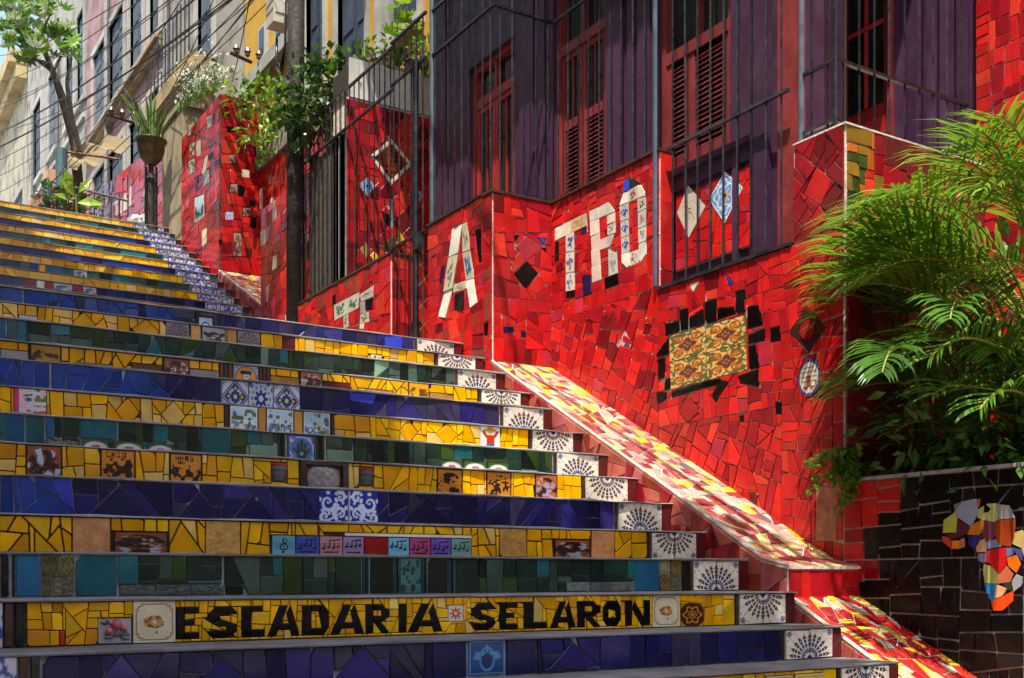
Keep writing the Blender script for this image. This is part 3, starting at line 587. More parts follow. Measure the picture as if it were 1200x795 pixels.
for k, (Y, zt) in enumerate(zip(SY, SZ)):
    z0 = SZ[k - 1] if k else -.575
    Yn = SY[k + 1] if k < 13 else 7.95
    st = thing('step', (2.3, Y, z0), None, None); st.parent = stairs; st.location = Vector((2.3, Y, z0)) - stairs.location
    base = BASE[k]; col = dict(yellow=GD, blue=GM, green=GM)[base]
    MB().box(XL, XR, Y, Yn + .1, z0 - .12, zt - .0085).build('riser_core', col, st)
    tr = MB(); V = []
    # worn nosing: a slab whose front edge wanders a little
    xs = [XL - .005 + i * (XR + .012 - XL) / 26 for i in range(27)]
    for x in xs:
        f = R.gauss(0, .005) + .006 * math.sin(x * 1.7 + k * 2.1); t = R.gauss(0, .002) - (.006 if R.random() < .12 else 0)
        V += [(x, Y - .019 + f, zt - .009), (x, Y - .020 + f, zt - .003 + t), (x, Y - .014 + f, zt + t), (x, Yn + .01, zt + t * .2), (x, Yn + .01, zt - .009)]
    Fc = [(i * 5 + j, i * 5 + (j + 1) % 5, i * 5 + 5 + (j + 1) % 5, i * 5 + 5 + j) for i in range(26) for j in range(5)] + [(0, 4, 3, 2, 1), (130, 131, 132, 133, 134)]
    tr.add(V, Fc).build('tread', CONCP if k > 3 else CONC, st)
    mp = YS(Y); b0, b1 = z0 + .003, zt - .011; H = b1 - b0
    Xp = lambda px, Y=Y: Y * rat(px)
    xa, xb = .62, 3.865
    pieces = [[(xa, b0), (xb, b0), (xb, b1), (xa, b1)]]
    feats = []
    for f in ROWS[k]:
        if f[0] == 'letters':
            for ch, a, b in WORDS:
                for s in LET[ch]:
                    feats.append(('ink', hull([(Xp(a) + (Xp(b) - Xp(a)) * x, b0 + H * (.07 + .77 * y)) for x, y in s]), None))
            continue
        kd, a, b, f0, f1, w = f
        A, B = max(Xp(a), xa), Xp(b)
        if B - A < .01: continue
        q = [(A, b0 + H * f0), (B, b0 + H * f0), (B, b0 + H * f1), (A, b0 + H * f1)]
        if kd == D_: q = [((A + B) / 2, q[0][1]), (B, (q[0][1] + q[2][1]) / 2), ((A + B) / 2, q[2][1]), (A, (q[0][1] + q[2][1]) / 2)]
        if kd == A_: q = [q[0], q[1], ((A + B) / 2, q[2][1])]
        feats.append((kd, q, w))
    for kd, q, w in feats: pieces = subtract(pieces, q)
    for kd, q, w in feats:
        if kd == P_: painted('picture_tile', bead(q, .02), mp, w, st, .011)
        elif kd in (T_, D_): tile(NM[w], q, mp, NAMED[w], st, stairs, th=.010)
        elif kd == A_:
            for p in bsp(q, .19, .2): tile(NM[w], p, mp, NAMED[w], st, stairs)
        elif kd == 'ink':
            for p in bsp(q, .085, .05): tile('letter_tile', p, mp, BLACK, st, stairs, gap=.0004, th=.012, tilt=.004)
        elif kd == 'bars':
            n = 3; m = NAMED[w]
            for i in range(n):
                A = q[0][0] + (q[1][0] - q[0][0]) * i / n; B = q[0][0] + (q[1][0] - q[0][0]) * (i + .85) / n
                tile('trim_strip', [(A, q[0][1]), (B, q[0][1]), (B, q[2][1]), (A, q[2][1])], mp, m if i % 2 == 0 else GRN['black'] if base == 'green' else DKW, st, stairs, gap=.0008, th=.013)
        elif kd == 'strip':
            n = max(1, round((q[1][0] - q[0][0]) / .16)); m = mat('ornate_grey_relief', (.13, .145, .135), .3, .5, 40, bump=1, bscale=70)
            for i in range(n):
                A = q[0][0] + (q[1][0] - q[0][0]) * i / n; B = q[0][0] + (q[1][0] - q[0][0]) * (i + 1) / n
                tile('relief_tile', [(A, q[0][1]), (B, q[0][1]), (B, q[2][1]), (A, q[2][1])], mp, m, st, stairs)
        elif kd == 'beads':
            bb = MB(); n = 48
            for i in range(n):
                x = q[0][0] + (q[1][0] - q[0][0]) * (i + .5) / n; bb.prism([(x - .006, q[0][1]), (x + .008, q[0][1]), (x + .006, q[2][1]), (x - .008, q[2][1])], mp, 0, .012)
            bb.build('bead_trim', CREAM[1], st)
        elif kd == 'pot':
            A, B = q[0][0], q[1][0]; cx = (A + B) / 2; hw = (B - A) / 2
            b = MB(); V = []
            for (z, w2, d) in ((q[0][1] + .015, .62, .02), (q[0][1] + .05, .9, .035), (q[2][1] - .045, .85, .035), (q[2][1] - .04, 1, .042), (q[2][1] - .02, 1, .042)):
                V += [(cx + hw * w2 * math.cos(t), Y + .004 - d * math.sin(t) * 1.0, z) for t in [math.pi * i / 10 for i in range(11)]]
            b.add(V, [(r * 11 + i + 1, r * 11 + i, (r + 1) * 11 + i, (r + 1) * 11 + i + 1) for r in range(4) for i in range(10)]).build('clay_pot_relief', glaze('pewter', (.12, .12, .15), .4, .35), st, smooth=False)
            tile('red_tile', [(A, q[2][1] - .018), (B, q[2][1] - .018), (B, q[2][1] - .002), (A, q[2][1] - .002)], mp, RED[5], st, stairs)
            tile('yellow_tile', [(A - .0, q[0][1] - .028), (B, q[0][1] - .028), (B, q[0][1] + .008), (A, q[0][1] + .008)], mp, YEL[1], st, stairs)
        elif kd in ('frame', 'stoneface'):
            A, B, c0, c1 = q[0][0], q[1][0], q[0][1], q[2][1]; w2 = (B - A) * (.16 if kd == 'frame' else .13)
            m = glaze('dark_frame', (.03, .028, .03), .4) if kd == 'frame' else DKW
            for (x0, x1, y0, y1) in ((A, A + w2, c0, c1), (B - w2, B, c0, c1), (A + w2, B - w2, c1 - .022, c1)):
                tile('frame_strip', [(x0, y0), (x1, y0), (x1, y1), (x0, y1)], mp, m, st, stairs, gap=.001, th=.022)
            if kd == 'frame': painted('picture_tile', [(A + w2, c0), (B - w2, c0), (B - w2, c1 - .025), (A + w2, c1 - .025)], mp, p_eye, st, .010)
            else:
                tile('brown_tile', [(A + w2, c0), (B - w2, c0), (B - w2, c1 - .022), (A + w2, c1 - .022)], mp, DRED[1], st, stairs, th=.006)
                # carved stone face: a rounded boss with worked relief
                n = 18; V = []; cx, cy = (A + B) / 2, (c0 + c1) / 2 - .01; rx, ry = (B - A) * .34, (c1 - c0) * .42
                for j in range(n + 1):
                    for i in range(n + 1):
                        x, y = i / n * 2 - 1, j / n * 2 - 1; rr = (abs(x) ** 4 + abs(y) ** 4) ** .25
                        h = .004 + .024 * max(0, 1 - rr ** 4) + .005 * math.sin(x * 11) * math.sin(y * 9) * (rr < .9)
                        V.append(mp(cx + rx * x * (1 - .12 * y * y), cy + ry * y * (1 - .1 * x * x), h))
                MB().add(V, [(j * (n + 1) + i, j * (n + 1) + i + 1, (j + 1) * (n + 1) + i + 1, (j + 1) * (n + 1) + i) for j in range(n) for i in range(n)]).build('carved_stone', mat('grey_stone', (.24, .22, .22), .8, .35, 20, bump=.8), st, smooth=True)
        elif kd == 'flower':
            tile('grey_tile', q, mp, glaze('lilac_grey', (.42, .40, .42)), st, stairs, th=.006)
            A, B, c0, c1 = q[0][0], q[1][0], q[0][1], q[2][1]; w, h = B - A, c1 - c0
            def blob(name, cx, cy, r, m, d=.02, el=1., rot=0):
                V = [mp(cx, cy, .006 + d)]; n = 12
                for s, hh in ((.55, .85), (.9, .5), (1.0, 0)):
                    for i in range(n):
                        t = 2 * math.pi * i / n; x, y = r * s * math.cos(t) * el, r * s * math.sin(t)
                        V.append(mp(cx + x * math.cos(rot) - y * math.sin(rot), cy + x * math.sin(rot) + y * math.cos(rot), .006 + d * hh))
                Fc = [(0, 1 + i, 1 + (i + 1) % n) for i in range(n)] + [(1 + r2 * n + i, 1 + (r2 + 1) * n + i, 1 + (r2 + 1) * n + (i + 1) % n, 1 + r2 * n + (i + 1) % n) for r2 in range(2) for i in range(n)]
                MB().add(V, Fc).build(name, m, st, smooth=True)
            pk = glaze('rose_pink', (.55, .12, .16)); gy = glaze('pewter_leaf', (.20, .22, .21), .4, .35)
            for (x, y, r) in ((.55, .72, .17), (.33, .5, .12), (.74, .6, .10)): blob('flower_relief', A + w * x, c0 + h * y, w * r, pk, .022)
            for i in range(9): t = -.2 + i * .42; blob('leaf_relief', A + w * .56 + w * .24 * math.cos(t), c0 + h * .27 + h * .2 * math.sin(t), w * .05, gy, .014, 3.2, t)
            for i in range(4): blob('leaf_relief', A + w * (.15 + .07 * i), c0 + h * (.85 - .05 * (i % 2)), w * .05, gy, .010, 1.5, i)
    # the plain field round the features
    rg = lambda px: None
    if base == 'yellow':
        g = lambda c: pick(YEL, YELW) if R.random() > .004 else RED[5]
        if k in (8, 12): g = lambda c: pick([YEL[3], YEL[0], YEL[1], YEL[4]], [4, 4, 3, 1]) if c[0] < 2.2 else pick(YEL, YELW)
        wild = .4 if k in (2, 4, 10) else .07
        mosaic(stairs, st, mp, pieces, 'yellow_tile', None, .092 if k != 2 else .066, choose=g, jit=.07, wild=wild if k != 2 else .15, gap=.0016 if k == 2 else .0036 if wild > .3 else .0027, cull=.25 if k == 2 else 1)
    elif base == 'blue':
        def g(c, k=k, Y=Y):
            p = proj((c[0], Y, c[1])); t = p[0]
            lim = {13: 215, 9: 190, 5: 85, 1: 55}[k]
            if t < lim: return pick([BLU['blue'], BLU['blue'], BLU['cobalt'], BLU['navy']], [6, 3, 1, 2])  # bluer tiles at the left, sky reflection partly put into their colour
            if k in (13, 9) and t > 325: return pick([BLU['indigo'], BLU['violet'], BLU['grey'], BLU['cobalt'], BLU['navy']], [4, 4, 3, 1, 2])  # brighter tile colours put the sunlit look into the right stretch
            return pick([BLU['navy'], BLU['indigo'], BLU['violet'], BLU['grey']], [6, 4, 1.5, 1])
        mosaic(stairs, st, mp, pieces, 'blue_tile', None, .125, choose=g, jit=.06, wild=.28, gap=.0022)
    else:
        def g(c, k=k):
            if c[0] < 1.1: return pick([GRN['teal'], GRN['sky'], GRN['dark'], GRN['black']], [3, 2, 4, 2])
            return pick([GRN['dark'], GRN['olive'], GRN['grey'], GRN['black'], GRN['light'], GRN['teal']], [5, 2.5 if k == 3 else 1.5, 2.5, 2, .3, .6])
        mosaic(stairs, st, mp, pieces, 'green_tile', None, .105, choose=g, jit=.035, wild=.05, gap=.002)
    # end pieces: left border, thin strip, half-rosette pair, dark end tile
    tile('border_tile', [(.548, b0), (.578, b0), (.578, b1), (.548, b1)], mp, DKW, st, stairs, th=.014)
    tile('border_tile', [(.582, b0), (.612, b0), (.612, b1), (.582, b1)], mp, GRN['black'], st, stairs, th=.014)
    painted('end_tile', [(.392, b0), (.543, b0), (.543, b1), (.392, b1)], mp, p_bluewhite(k), st)
    tile('border_tile', [(3.872, b0), (3.893, b0), (3.893, b1), (3.872, b1)], mp, DKW, st, stairs, th=.013)
    fl = k % 2 == 0
    for part in (0, 1):
        j_ = [R.uniform(-.003, .003) for _ in range(4)]; painted('rosette_tile', [(3.899 + part * .158, b0 + j_[0] + .003), (4.053 + part * .158, b0 + j_[1] + .003), (4.053 + part * .158, b1 + j_[2] - .003), (3.899 + part * .158, b1 + j_[3] - .003)], mp, p_fan(fl, part), st, .012 + R.uniform(-.002, .003))
    tile('end_tile', [(4.216, b0), (4.283, b0), (4.283, b1), (4.216, b1)], mp, DRED[1], st, stairs, th=.012)
# steps below the picture's edge, plain concrete down to the pavement
b = MB()
for j in range(7): b.box(XL, XR, 3.47 - .33 * (j + 1), 3.56, -1.62, -.575 - .17 * (j + 1) + .17)
b.build('lower_steps', CONC, stairs)

# ================================================================== the landing and the upper flight
MB().box(-.1, 4.41, 7.93, 10.4, 1.2, 1.806).build('landing', CONC, kind='structure')
up = thing('staircase', (2.4, 10.3, 1.8), 'narrower upper flight of low tiled steps beyond the landing, half in shade', 'staircase')
UY0, UT, UZ0, UR = 12.70, .3183, 3.045, .1692
UB = ['blue', 'yellow', 'blue', 'yellow', 'green', 'yellow', 'blue', 'yellow', 'green', 'yellow', 'blue', 'yellow', 'green', 'yellow']
UXR = 4.42
for j in range(-7, 13):
    Y, zt = UY0 + j * UT, UZ0 + j * UR; z0 = zt - UR; mp = YS(Y)
    st = thing('step', (2.4, Y, z0), None, None); st.parent = up; st.location = Vector((2.4, Y, z0)) - up.location
    base = UB[j + 1] if j >= -1 else 'blue'
    MB().box(.2, UXR, Y, Y + UT + .1, z0 - .1, zt - .0085).build('riser_core', GD if base == 'yellow' else GM, st)
    MB().box(.19, UXR + .006, Y - .02, Y + UT + .012, zt - .009, zt).build('tread', CONCP, st)
    if j < -1: continue
    b0, b1 = z0 + .003, zt - .011
    xa = 1.2; xb = UXR - .52
    P = [[(xa, b0), (xb, b0), (xb, b1), (xa, b1)]]
    feats = []
    if j in (1, -1, 3):
        for (a, bq, w) in {1: [(27, 42, RED[3]), (43, 52, CREAM[1]), (52, 62, RED[3]), (62, 85, 'pic'), (85, 97, RED[3]), (97, 113, 'pic')], -1: [(186, 192, 'pic')], 3: [(35, 45, BLU['violet']), (46, 53, YEL[1]), (57, 74, GRN['sky']), (86, 102, 'pic')]}[j]:
            A, B = Y * rat(a), Y * rat(bq); q = [(A, b0 + .01), (B, b0 + .01), (B, b1), (A, b1)]; P = subtract(P, q); feats.append((q, w))
    for q, w in feats:
        if w == 'pic': painted('picture_tile', bead(q, .02), mp, p_story(50 + j, (170, 180, 190), (70, 80, 100)), st)
        else: tile('inset_tile', q, mp, w, st, up)
    if base == 'yellow': mosaic(up, st, mp, P, 'yellow_tile', YEL, .15, YELW, jit=.06, wild=.4)
    elif base == 'blue': mosaic(up, st, mp, P, 'blue_tile', [BLU['indigo'], BLU['violet'], BLU['navy'], BLU['blue']], .2, [4, 3, 3, 1], jit=.04, wild=.12)
    else: mosaic(up, st, mp, P, 'green_tile', [GRN['dark'], GRN['grey'], GRN['teal']], .19, [4, 3, 1], jit=.03)
    n = 3
    for i in range(n):
        a = UXR - .51 + i * .145
        painted('end_tile', [(a, b0), (a + .14, b0), (a + .14, b1), (a, b1)], mp, p_bluewhite(j * 3 + i), st)
    tile('border_tile', [(UXR - .072, b0), (UXR - .004, b0), (UXR - .004, b1), (UXR - .072, b1)], mp, GRN['grey'] if j % 2 else DRED[1], st, up, th=.012)


# ================================================================== ramps beside the steps
def profile(pts):
    """map arc length along a (y, z) profile to a point and the surface normal"""
    L = [0]
    for a, b in zip(pts, pts[1:]): L.append(L[-1] + math.hypot(b[0] - a[0], b[1] - a[1]))
    def mp(u, v, h):
        v = min(max(v, 0), L[-1] - 1e-6)
        i = max(j for j in range(len(L) - 1) if L[j] <= v); t = (v - L[i]) / (L[i + 1] - L[i])
        a, b = pts[i], pts[i + 1]; d = ((b[0] - a[0]) / (L[i + 1] - L[i]), (b[1] - a[1]) / (L[i + 1] - L[i]))
        return (u, a[0] + (b[0] - a[0]) * t - d[1] * h, a[1] + (b[1] - a[1]) * t + d[0] * h)
    return mp, L[-1]
RAMPC = [glaze('brick_rose', (.38, .085, .085)), glaze('maroon_red', (.26, .035, .045)), glaze('butter', (.58, .45, .17)), glaze('cream_white', (.42, .38, .32)), glaze('rose', (.50, .24, .21)), glaze('deep_yellow2', (.74, .42, .03)), glaze('slate', (.08, .09, .12)), BLU['blue']]
RAMPW = [5, 3.5, 4, 3.5, 4, 1.6, .2, .1]
def ramp(label, pts, x0, x1, drop, pal, w, size, side_x=None, front=None):
    ti = thing('tiled_ramp', (x0, pts[-1][0], pts[-1][1] - drop), label, 'ramp')
    b = MB(); n = len(pts)
    V = [(x, y, z) for x in (x0, x1) for (y, z) in pts] + [(x, y, z - drop) for x in (x0, x1) for (y, z) in pts]
    Fc = []
    for i in range(n - 1):
        Fc += [(i, i + 1, n + i + 1, n + i), (2 * n + i, 3 * n + i, 3 * n + i + 1, 2 * n + i + 1), (i, 2 * n + i, 2 * n + i + 1, i + 1), (n + i, n + i + 1, 3 * n + i + 1, 3 * n + i)]
    Fc += [(0, n, 3 * n, 2 * n), (n - 1, 3 * n - 1, 4 * n - 1, 2 * n - 1)]
    b.add(V, Fc).build('ramp_core', GW, ti)
    up_ = pts[::-1]; mp, L = profile(up_)
    mosaic(ti, ti, mp, [[(x0 + .022, 0), (x1 - .004, 0), (x1 - .004, L), (x0 + .022, L)]], 'ramp_tile', pal, size, w, jit=.2, wild=.15, gap=.0035, th=.005, asp=.62)
    # pale rounded edge
    e = MB(); e.tube([(x0 + .006, y, z + .004) for y, z in pts], .011, 6); e.build('edge_bead', GW, ti)
    # side face towards the steps
    smp = XS(x0)
    for a, c in zip(pts, pts[1:]):
        P = [(-a[0], a[1] - .30), (-c[0], c[1] - .30), (-c[0], c[1] - .012), (-a[0], a[1] - .012)]
        mosaic(ti, ti, smp, [P], 'side_tile', [glaze('salmon', (.44, .10, .07)), glaze('dusty_rose', (.38, .09, .09)), DRED[4], RED[3], DRED[0]], .125, [4, 3, 3, 2, 1], jit=.25, wild=.2)
    return ti
RA = [(7.17, 1.60), (6.2, 1.083), (5.2, .55), (4.75, .305), (4.52, .175), (4.36, .09), (4.18, .052)]
r1 = ramp('pale yellow and rose mosaic ramp curving flat at its foot beside the steps', RA, 4.30, 4.85, .34, RAMPC, RAMPW, .105)
# its square foot: small riser of red tiles
mosaic(r1, r1, YS(4.18), [[(4.31, -.12), (4.85, -.12), (4.85, .030), (4.31, .030)]], 'red_tile', RED, .14, REDW, jit=.03)
MB().box(4.295, 4.85, 4.165, 4.30, .036, .054).build('edge_slab', GW, r1)
RB = [(4.18, -.11), (3.2, -.635), (2.0, -1.28), (1.4, -1.6)]
r2 = ramp('red and yellow mosaic ramp below the curved one, dappled by palm shade', RB, 4.30, 4.85, .2, [RED[0], RED[5], RAMPC[2], RAMPC[3], RED[3], RAMPC[5]], [4, 3, 2, 1.6, 3, 1.5], .10)
RC = [(14.2, 3.92), (12.55, 3.13), (11.9, 2.80)]
r3 = ramp('sunlit mosaic ramp with fence shadows beside the upper steps', RC, 4.43, 4.96, .3, RAMPC, [3, 3, 3, 6, 3, 1, .3, .1], .14)

# ================================================================== mosaic walls
def ptsx(X, L): return [px_x(X)(a, b) for a, b in L]
def ptsy(Y, L): return [px_y(Y)(a, b) for a, b in L]
NAVY, BLK = BLU['navy'], BLACK
XW = 4.85
def plain(root, mp, q, m, name, size=None, th=.011, gap=.0016):
    for p in (bsp(hull(q), size, .04) if size else [hull(q)]): tile(name, p, mp, m, root, root, th=th, gap=gap)

# --- parapet with the letters TRO, and its short return to the left
Y1 = 7.17
tro = thing('mosaic_parapet', (XW, 6.5, 1.6), 'red mosaic parapet bearing the white tile letters TRO below the fence', 'wall', 'red mosaic parapets along the steps')
ytop = 2.865; Yr = 5.88
MB().box(XW, XW + .12, Yr, Y1, .3, ytop).box(4.31, XW - .001, Y1, Y1 + .12, 1.3, ytop - .002).build('wall_core', GW, tro)
MB().box(XW - .03, XW + .135, Yr - .015, Y1 - .02, ytop + .001, ytop + .02).box(4.29, XW + .135, Y1 - .019, Y1 + .135, ytop + .001, ytop + .021).build('coping', DKW, tro)
mp = XS(XW); U = lambda *L: ptsx(XW, [(640 + x / 5.3, 200 + y / 5.3) for x, y in L])
cr, iv, pc = CREAM
letter = [(U((60, 360), (157, 313), (157, 393), (62, 440)), cr, None), (U((157, 313), (255, 264), (255, 345), (157, 393)), cr, p_letterorn(3, (170, 140, 90), (196, 176, 140))),
 (U((128, 405), (180, 380), (180, 500), (128, 510)), iv, p_letterorn(4)), (U((128, 513), (180, 503), (180, 630), (128, 640)), iv, p_letterorn(6, (90, 90, 130))), (U((128, 643), (180, 633), (180, 745), (128, 755)), iv, p_letterorn(7, (70, 90, 150))),
 (U((275, 255), (332, 230), (335, 300), (278, 322)), iv, None), (U((278, 322), (335, 300), (338, 390), (282, 412)), pc, None), (U((282, 412), (338, 390), (341, 480), (286, 502)), pc, None), (U((286, 502), (341, 480), (344, 585), (289, 607)), pc, None), (U((289, 607), (344, 585), (346, 680), (291, 700)), pc, None),
 (U((334, 230), (395, 193), (434, 256), (337, 299)), iv, None), (U((385, 282), (435, 258), (435, 320), (387, 340)), pc, None), (U((387, 340), (435, 320), (435, 388), (388, 405)), iv, p_letterorn(9, (120, 100, 90))),
 (U((338, 435), (434, 390), (405, 475), (341, 500)), pc, None), (U((392, 485), (445, 512), (450, 640), (395, 662)), iv, p_letterorn(12, (140, 150, 170))),
 (U((488, 62), (522, 55), (521, 122), (488, 138)), BLU['cobalt'], None), (U((524, 54), (545, 52), (588, 85), (524, 120)), GRN['dark'], None),
 (U((462, 210), (486, 140), (521, 124), (518, 198), (462, 222)), iv, None), (U((521, 124), (570, 95), (572, 178), (518, 200)), iv, p_letterorn(14, (170, 40, 40))), (U((572, 93), (596, 92), (622, 135), (622, 160), (574, 178)), cr, None),
 (U((462, 224), (517, 202), (520, 300), (468, 320)), iv, p_letterorn(0, (40, 70, 170))), (U((468, 322), (520, 302), (522, 400), (472, 420)), iv, p_letterorn(0, (40, 70, 170))), (U((472, 422), (522, 402), (525, 505), (476, 522)), iv, p_letterorn(0, (40, 70, 170))), (U((476, 524), (525, 507), (526, 590), (510, 608), (478, 575)), iv, p_letterorn(0, (50, 70, 150))),
 (U((574, 180), (622, 162), (626, 235), (577, 262)), iv, p_letterorn(21, (60, 60, 60))), (U((577, 264), (626, 238), (627, 345), (578, 365)), cr, p_letterorn(22, (150, 120, 110))), (U((578, 367), (627, 347), (628, 435), (580, 455)), cr, p_letterorn(23, (120, 120, 130))),
 (U((580, 457), (629, 437), (630, 520), (598, 568), (580, 560)), iv, p_letterorn(25, (150, 90, 50))), (U((528, 510), (578, 490), (578, 575), (530, 598)), iv, p_letterorn(24, (170, 60, 60)))]
darks = [(U((60, 445), (84, 440), (85, 560), (62, 565)), BLK), (U((230, 655), (284, 650), (285, 768), (240, 785)), NAVY), (U((370, 670), (452, 640), (455, 710), (372, 740)), BLK), (U((130, 752), (180, 740), (180, 792), (130, 797)), BLK), (U((222, 372), (255, 355), (255, 392), (222, 400)), NAVY)]
base_tro = ptsx(XW, [(650, 437), (693, 463), (727, 490), (773, 522)])
P = [[(-Y1, .7), (-Yr, .7), (-Yr, ytop), (-Y1, ytop)]]
P = split(P[0], (-Y1, 1.585), (-.535, -1))        # keep only what stands above the ramp
P = [max(P, key=lambda q: cen(q)[1])]
for q, m, pt in letter: P = subtract(P, q)
for q, m in darks: P = subtract(P, q)
for q, m, pt in letter:
    h = hull(q)
    if pt and len(h) == 4:
        lo = sorted(h, key=lambda p: p[0]); l = sorted(lo[:2], key=lambda p: p[1]); r_ = sorted(lo[2:], key=lambda p: p[1])
        painted('letter_tile', bead([l[0], r_[0], r_[1], l[1]], .04), mp, pt, tro, .011)
    else: plain(tro, mp, q, m, 'letter_tile')
for q, m in darks: plain(tro, mp, q, m, 'dark_tile')
top = [p for p in P]
hi = [q for p in P for q in split(p, (-6, 1.95), (0, 1))]
for q in hi:
    up_q = cen(q)[1] > 1.95; mosaic(tro, tro, mp, [q], 'red_tile', RED, .105 if up_q else .115, REDW, jit=.07 if up_q else .11, wild=.03 if up_q else .05, asp=1.1, holes=P.holes, gap=.0036, rot=0 if up_q else -.38)
# the return face looking down the stairs
mp = YS(Y1); Uy = lambda *L: ptsy(Y1, [(300 + x / 3, 230 + y / 3) for x, y in L])
P = [[(4.314, 1.61), (XW - .012, 1.61), (XW - .012, ytop), (4.314, ytop)]]
sp = [(Uy((948, 230), (990, 275), (945, 327), (905, 272)), BLK), (Uy((868, 462), (903, 460), (903, 482), (870, 484)), NAVY), (Uy((930, 475), (947, 475), (947, 498), (930, 498)), NAVY), (Uy((985, 145), (1018, 150), (1010, 172)), BLU['cobalt']), (Uy((1000, 185), (1018, 180), (1018, 200)), BLK), (Uy((905, 140), (925, 138), (908, 162)), BLK),
      (Uy((905, 272), (948, 230), (925, 195), (893, 235)), RED[5]), (Uy((948, 140), (1010, 180), (948, 228), (910, 180)), RED[6]), (Uy((990, 275), (1018, 320), (985, 345), (948, 325)), RED[2])]
for q, m in sp: P = subtract(P, q)
for q, m in sp: plain(tro, mp, q, m, 'dark_tile' if m in (BLK, NAVY) else 'red_tile')
mosaic(tro, tro, mp, P, 'red_tile', RED, .13, REDW, jit=.10, wild=.12)
# narrow return at the window recess
mosaic(tro, tro, YS(Yr), [[(XW + .004, 1.94), (XW + .12, 1.94), (XW + .12, ytop), (XW + .004, ytop)]], 'red_tile', RED, .17, REDW, jit=.03)

# --- wall with the A
wa = thing('mosaic_parapet', (4.31, 7.7, 1.6), 'red mosaic parapet with one large pale letter A between gate and corner', 'wall', 'red mosaic parapets along the steps')
XA = 4.31
MB().box(XA, XA + .12, Y1 + .121, 8.19, 1.2, 2.875).build('wall_core', GW, wa)
MB().box(XA - .02, XA + .135, Y1 + .14, 8.20, 2.876, 2.893).build('coping', DKW, wa)
mp = XS(XA); Ua = lambda *L: ptsx(XA, [(300 + x / 3, 230 + y / 3) for x, y in L])
lt = [(Ua((690, 112), (728, 98), (716, 200), (680, 215)), iv), (Ua((680, 216), (716, 201), (695, 325), (662, 338)), GREYT), (Ua((662, 339), (695, 326), (672, 430), (645, 425)), iv), (Ua((729, 98), (746, 90), (757, 190), (730, 200)), cr), (Ua((730, 201), (757, 191), (770, 290), (742, 297)), GREYT), (Ua((742, 298), (770, 291), (781, 375), (755, 395)), iv), (Ua((700, 312), (740, 298), (744, 325), (697, 340)), cr),
      (Ua((700, 346), (735, 335), (735, 400), (700, 405)), BLK), (Ua((775, 120), (795, 115), (797, 235), (785, 235)), BLK), (Ua((655, 250), (668, 245), (660, 310), (648, 312)), NAVY), (Ua((805, 450), (820, 440), (820, 490), (806, 490)), BLK)]
P = [[(-8.19, 1.5), (-Y1 - .124, 1.5), (-Y1 - .124, 2.872), (-8.19, 2.872)], [(-Y1 - .122, 1.5), (-Y1 - .004, 1.5), (-Y1 - .004, 2.86), (-Y1 - .122, 2.86)]]
for q, m in lt: P = subtract(P, q)
for i, (q, m) in enumerate(lt):
    if i in (1, 3, 4, 6):
        h = hull(q); lo = sorted(h, key=lambda p: p[0]); l = sorted(lo[:2], key=lambda p: p[1]); r_ = sorted(lo[2:], key=lambda p: p[1])
        painted('letter_tile', bead([l[0], r_[0], r_[1], l[1]], .03), mp, p_letterorn(30 + i, (110, 110, 110) if i != 4 else (60, 90, 160), (196, 186, 160)), wa, .012)
    else: plain(wa, mp, q, m, 'letter_tile' if m is not BLK else 'dark_tile')
mosaic(wa, wa, mp, P, 'red_tile', RED + [DRED[4]], .12, REDW + [3], jit=.12, wild=.12, asp=1.3)

# --- wall with the letters T E
we = thing('mosaic_parapet', (4.31, 10, 1.8), 'red mosaic parapet with pale letters T and E next to the wooden pole', 'wall', 'red mosaic parapets along the steps')
MB().box(XA, XA + .23, 8.9, 11.25, 1.7, 2.825).build('wall_core', GW, we)
MB().box(XA - .02, XA + .245, 8.88, 11.25, 2.826, 2.843).build('coping', DKW, we)
Ue = lambda *L: ptsx(XA, [(320 + x / 4, 330 + y / 4) for x, y in L])
lt = [(Ue((290, 112), (350, 80), (350, 155), (292, 185)), iv, 41), (Ue((350, 80), (410, 50), (405, 125), (350, 155)), iv, 42), (Ue((335, 165), (358, 152), (358, 215), (335, 222)), cr, 43),
      (Ue((415, 60), (475, 20), (475, 72), (416, 95)), cr, 44), (Ue((414, 96), (436, 90), (434, 150), (413, 155)), GREYT, 0), (Ue((413, 156), (455, 142), (455, 190), (412, 200)), cr, 45), (Ue((412, 202), (432, 196), (432, 224), (411, 224)), cr, 0), (Ue((438, 90), (472, 76), (472, 134), (437, 140)), BLK, 0), (Ue((283, 70), (298, 62), (298, 108), (284, 114)), BLK, 0)]
P = [[(-11.25, 1.815), (-8.905, 1.815), (-8.905, 2.82), (-11.25, 2.82)]]
for q, m, s in lt: P = subtract(P, q)
for q, m, s in lt:
    h = hull(q)
    if s and len(h) == 4:
        lo = sorted(h, key=lambda p: p[0]); l = sorted(lo[:2], key=lambda p: p[1]); r_ = sorted(lo[2:], key=lambda p: p[1])
        painted('letter_tile', bead([l[0], r_[0], r_[1], l[1]], .03), mp, p_letterorn(s, (60, 90, 84) if s < 43 else (120, 110, 80), (186, 184, 170)), we, .012)
    else: plain(we, mp, q, m, 'letter_tile' if m is not BLK else 'dark_tile')
mosaic(we, we, mp, P, 'red_tile', RED + [DRED[4]], .15, REDW + [4], jit=.2, wild=.15, asp=1.4)
mosaic(we, we, YS(8.9), [[(XA + .006, 1.815), (XA + .225, 1.815), (XA + .225, 2.82), (XA + .006, 2.82)]], 'red_tile', RED, .17, REDW, jit=.03)

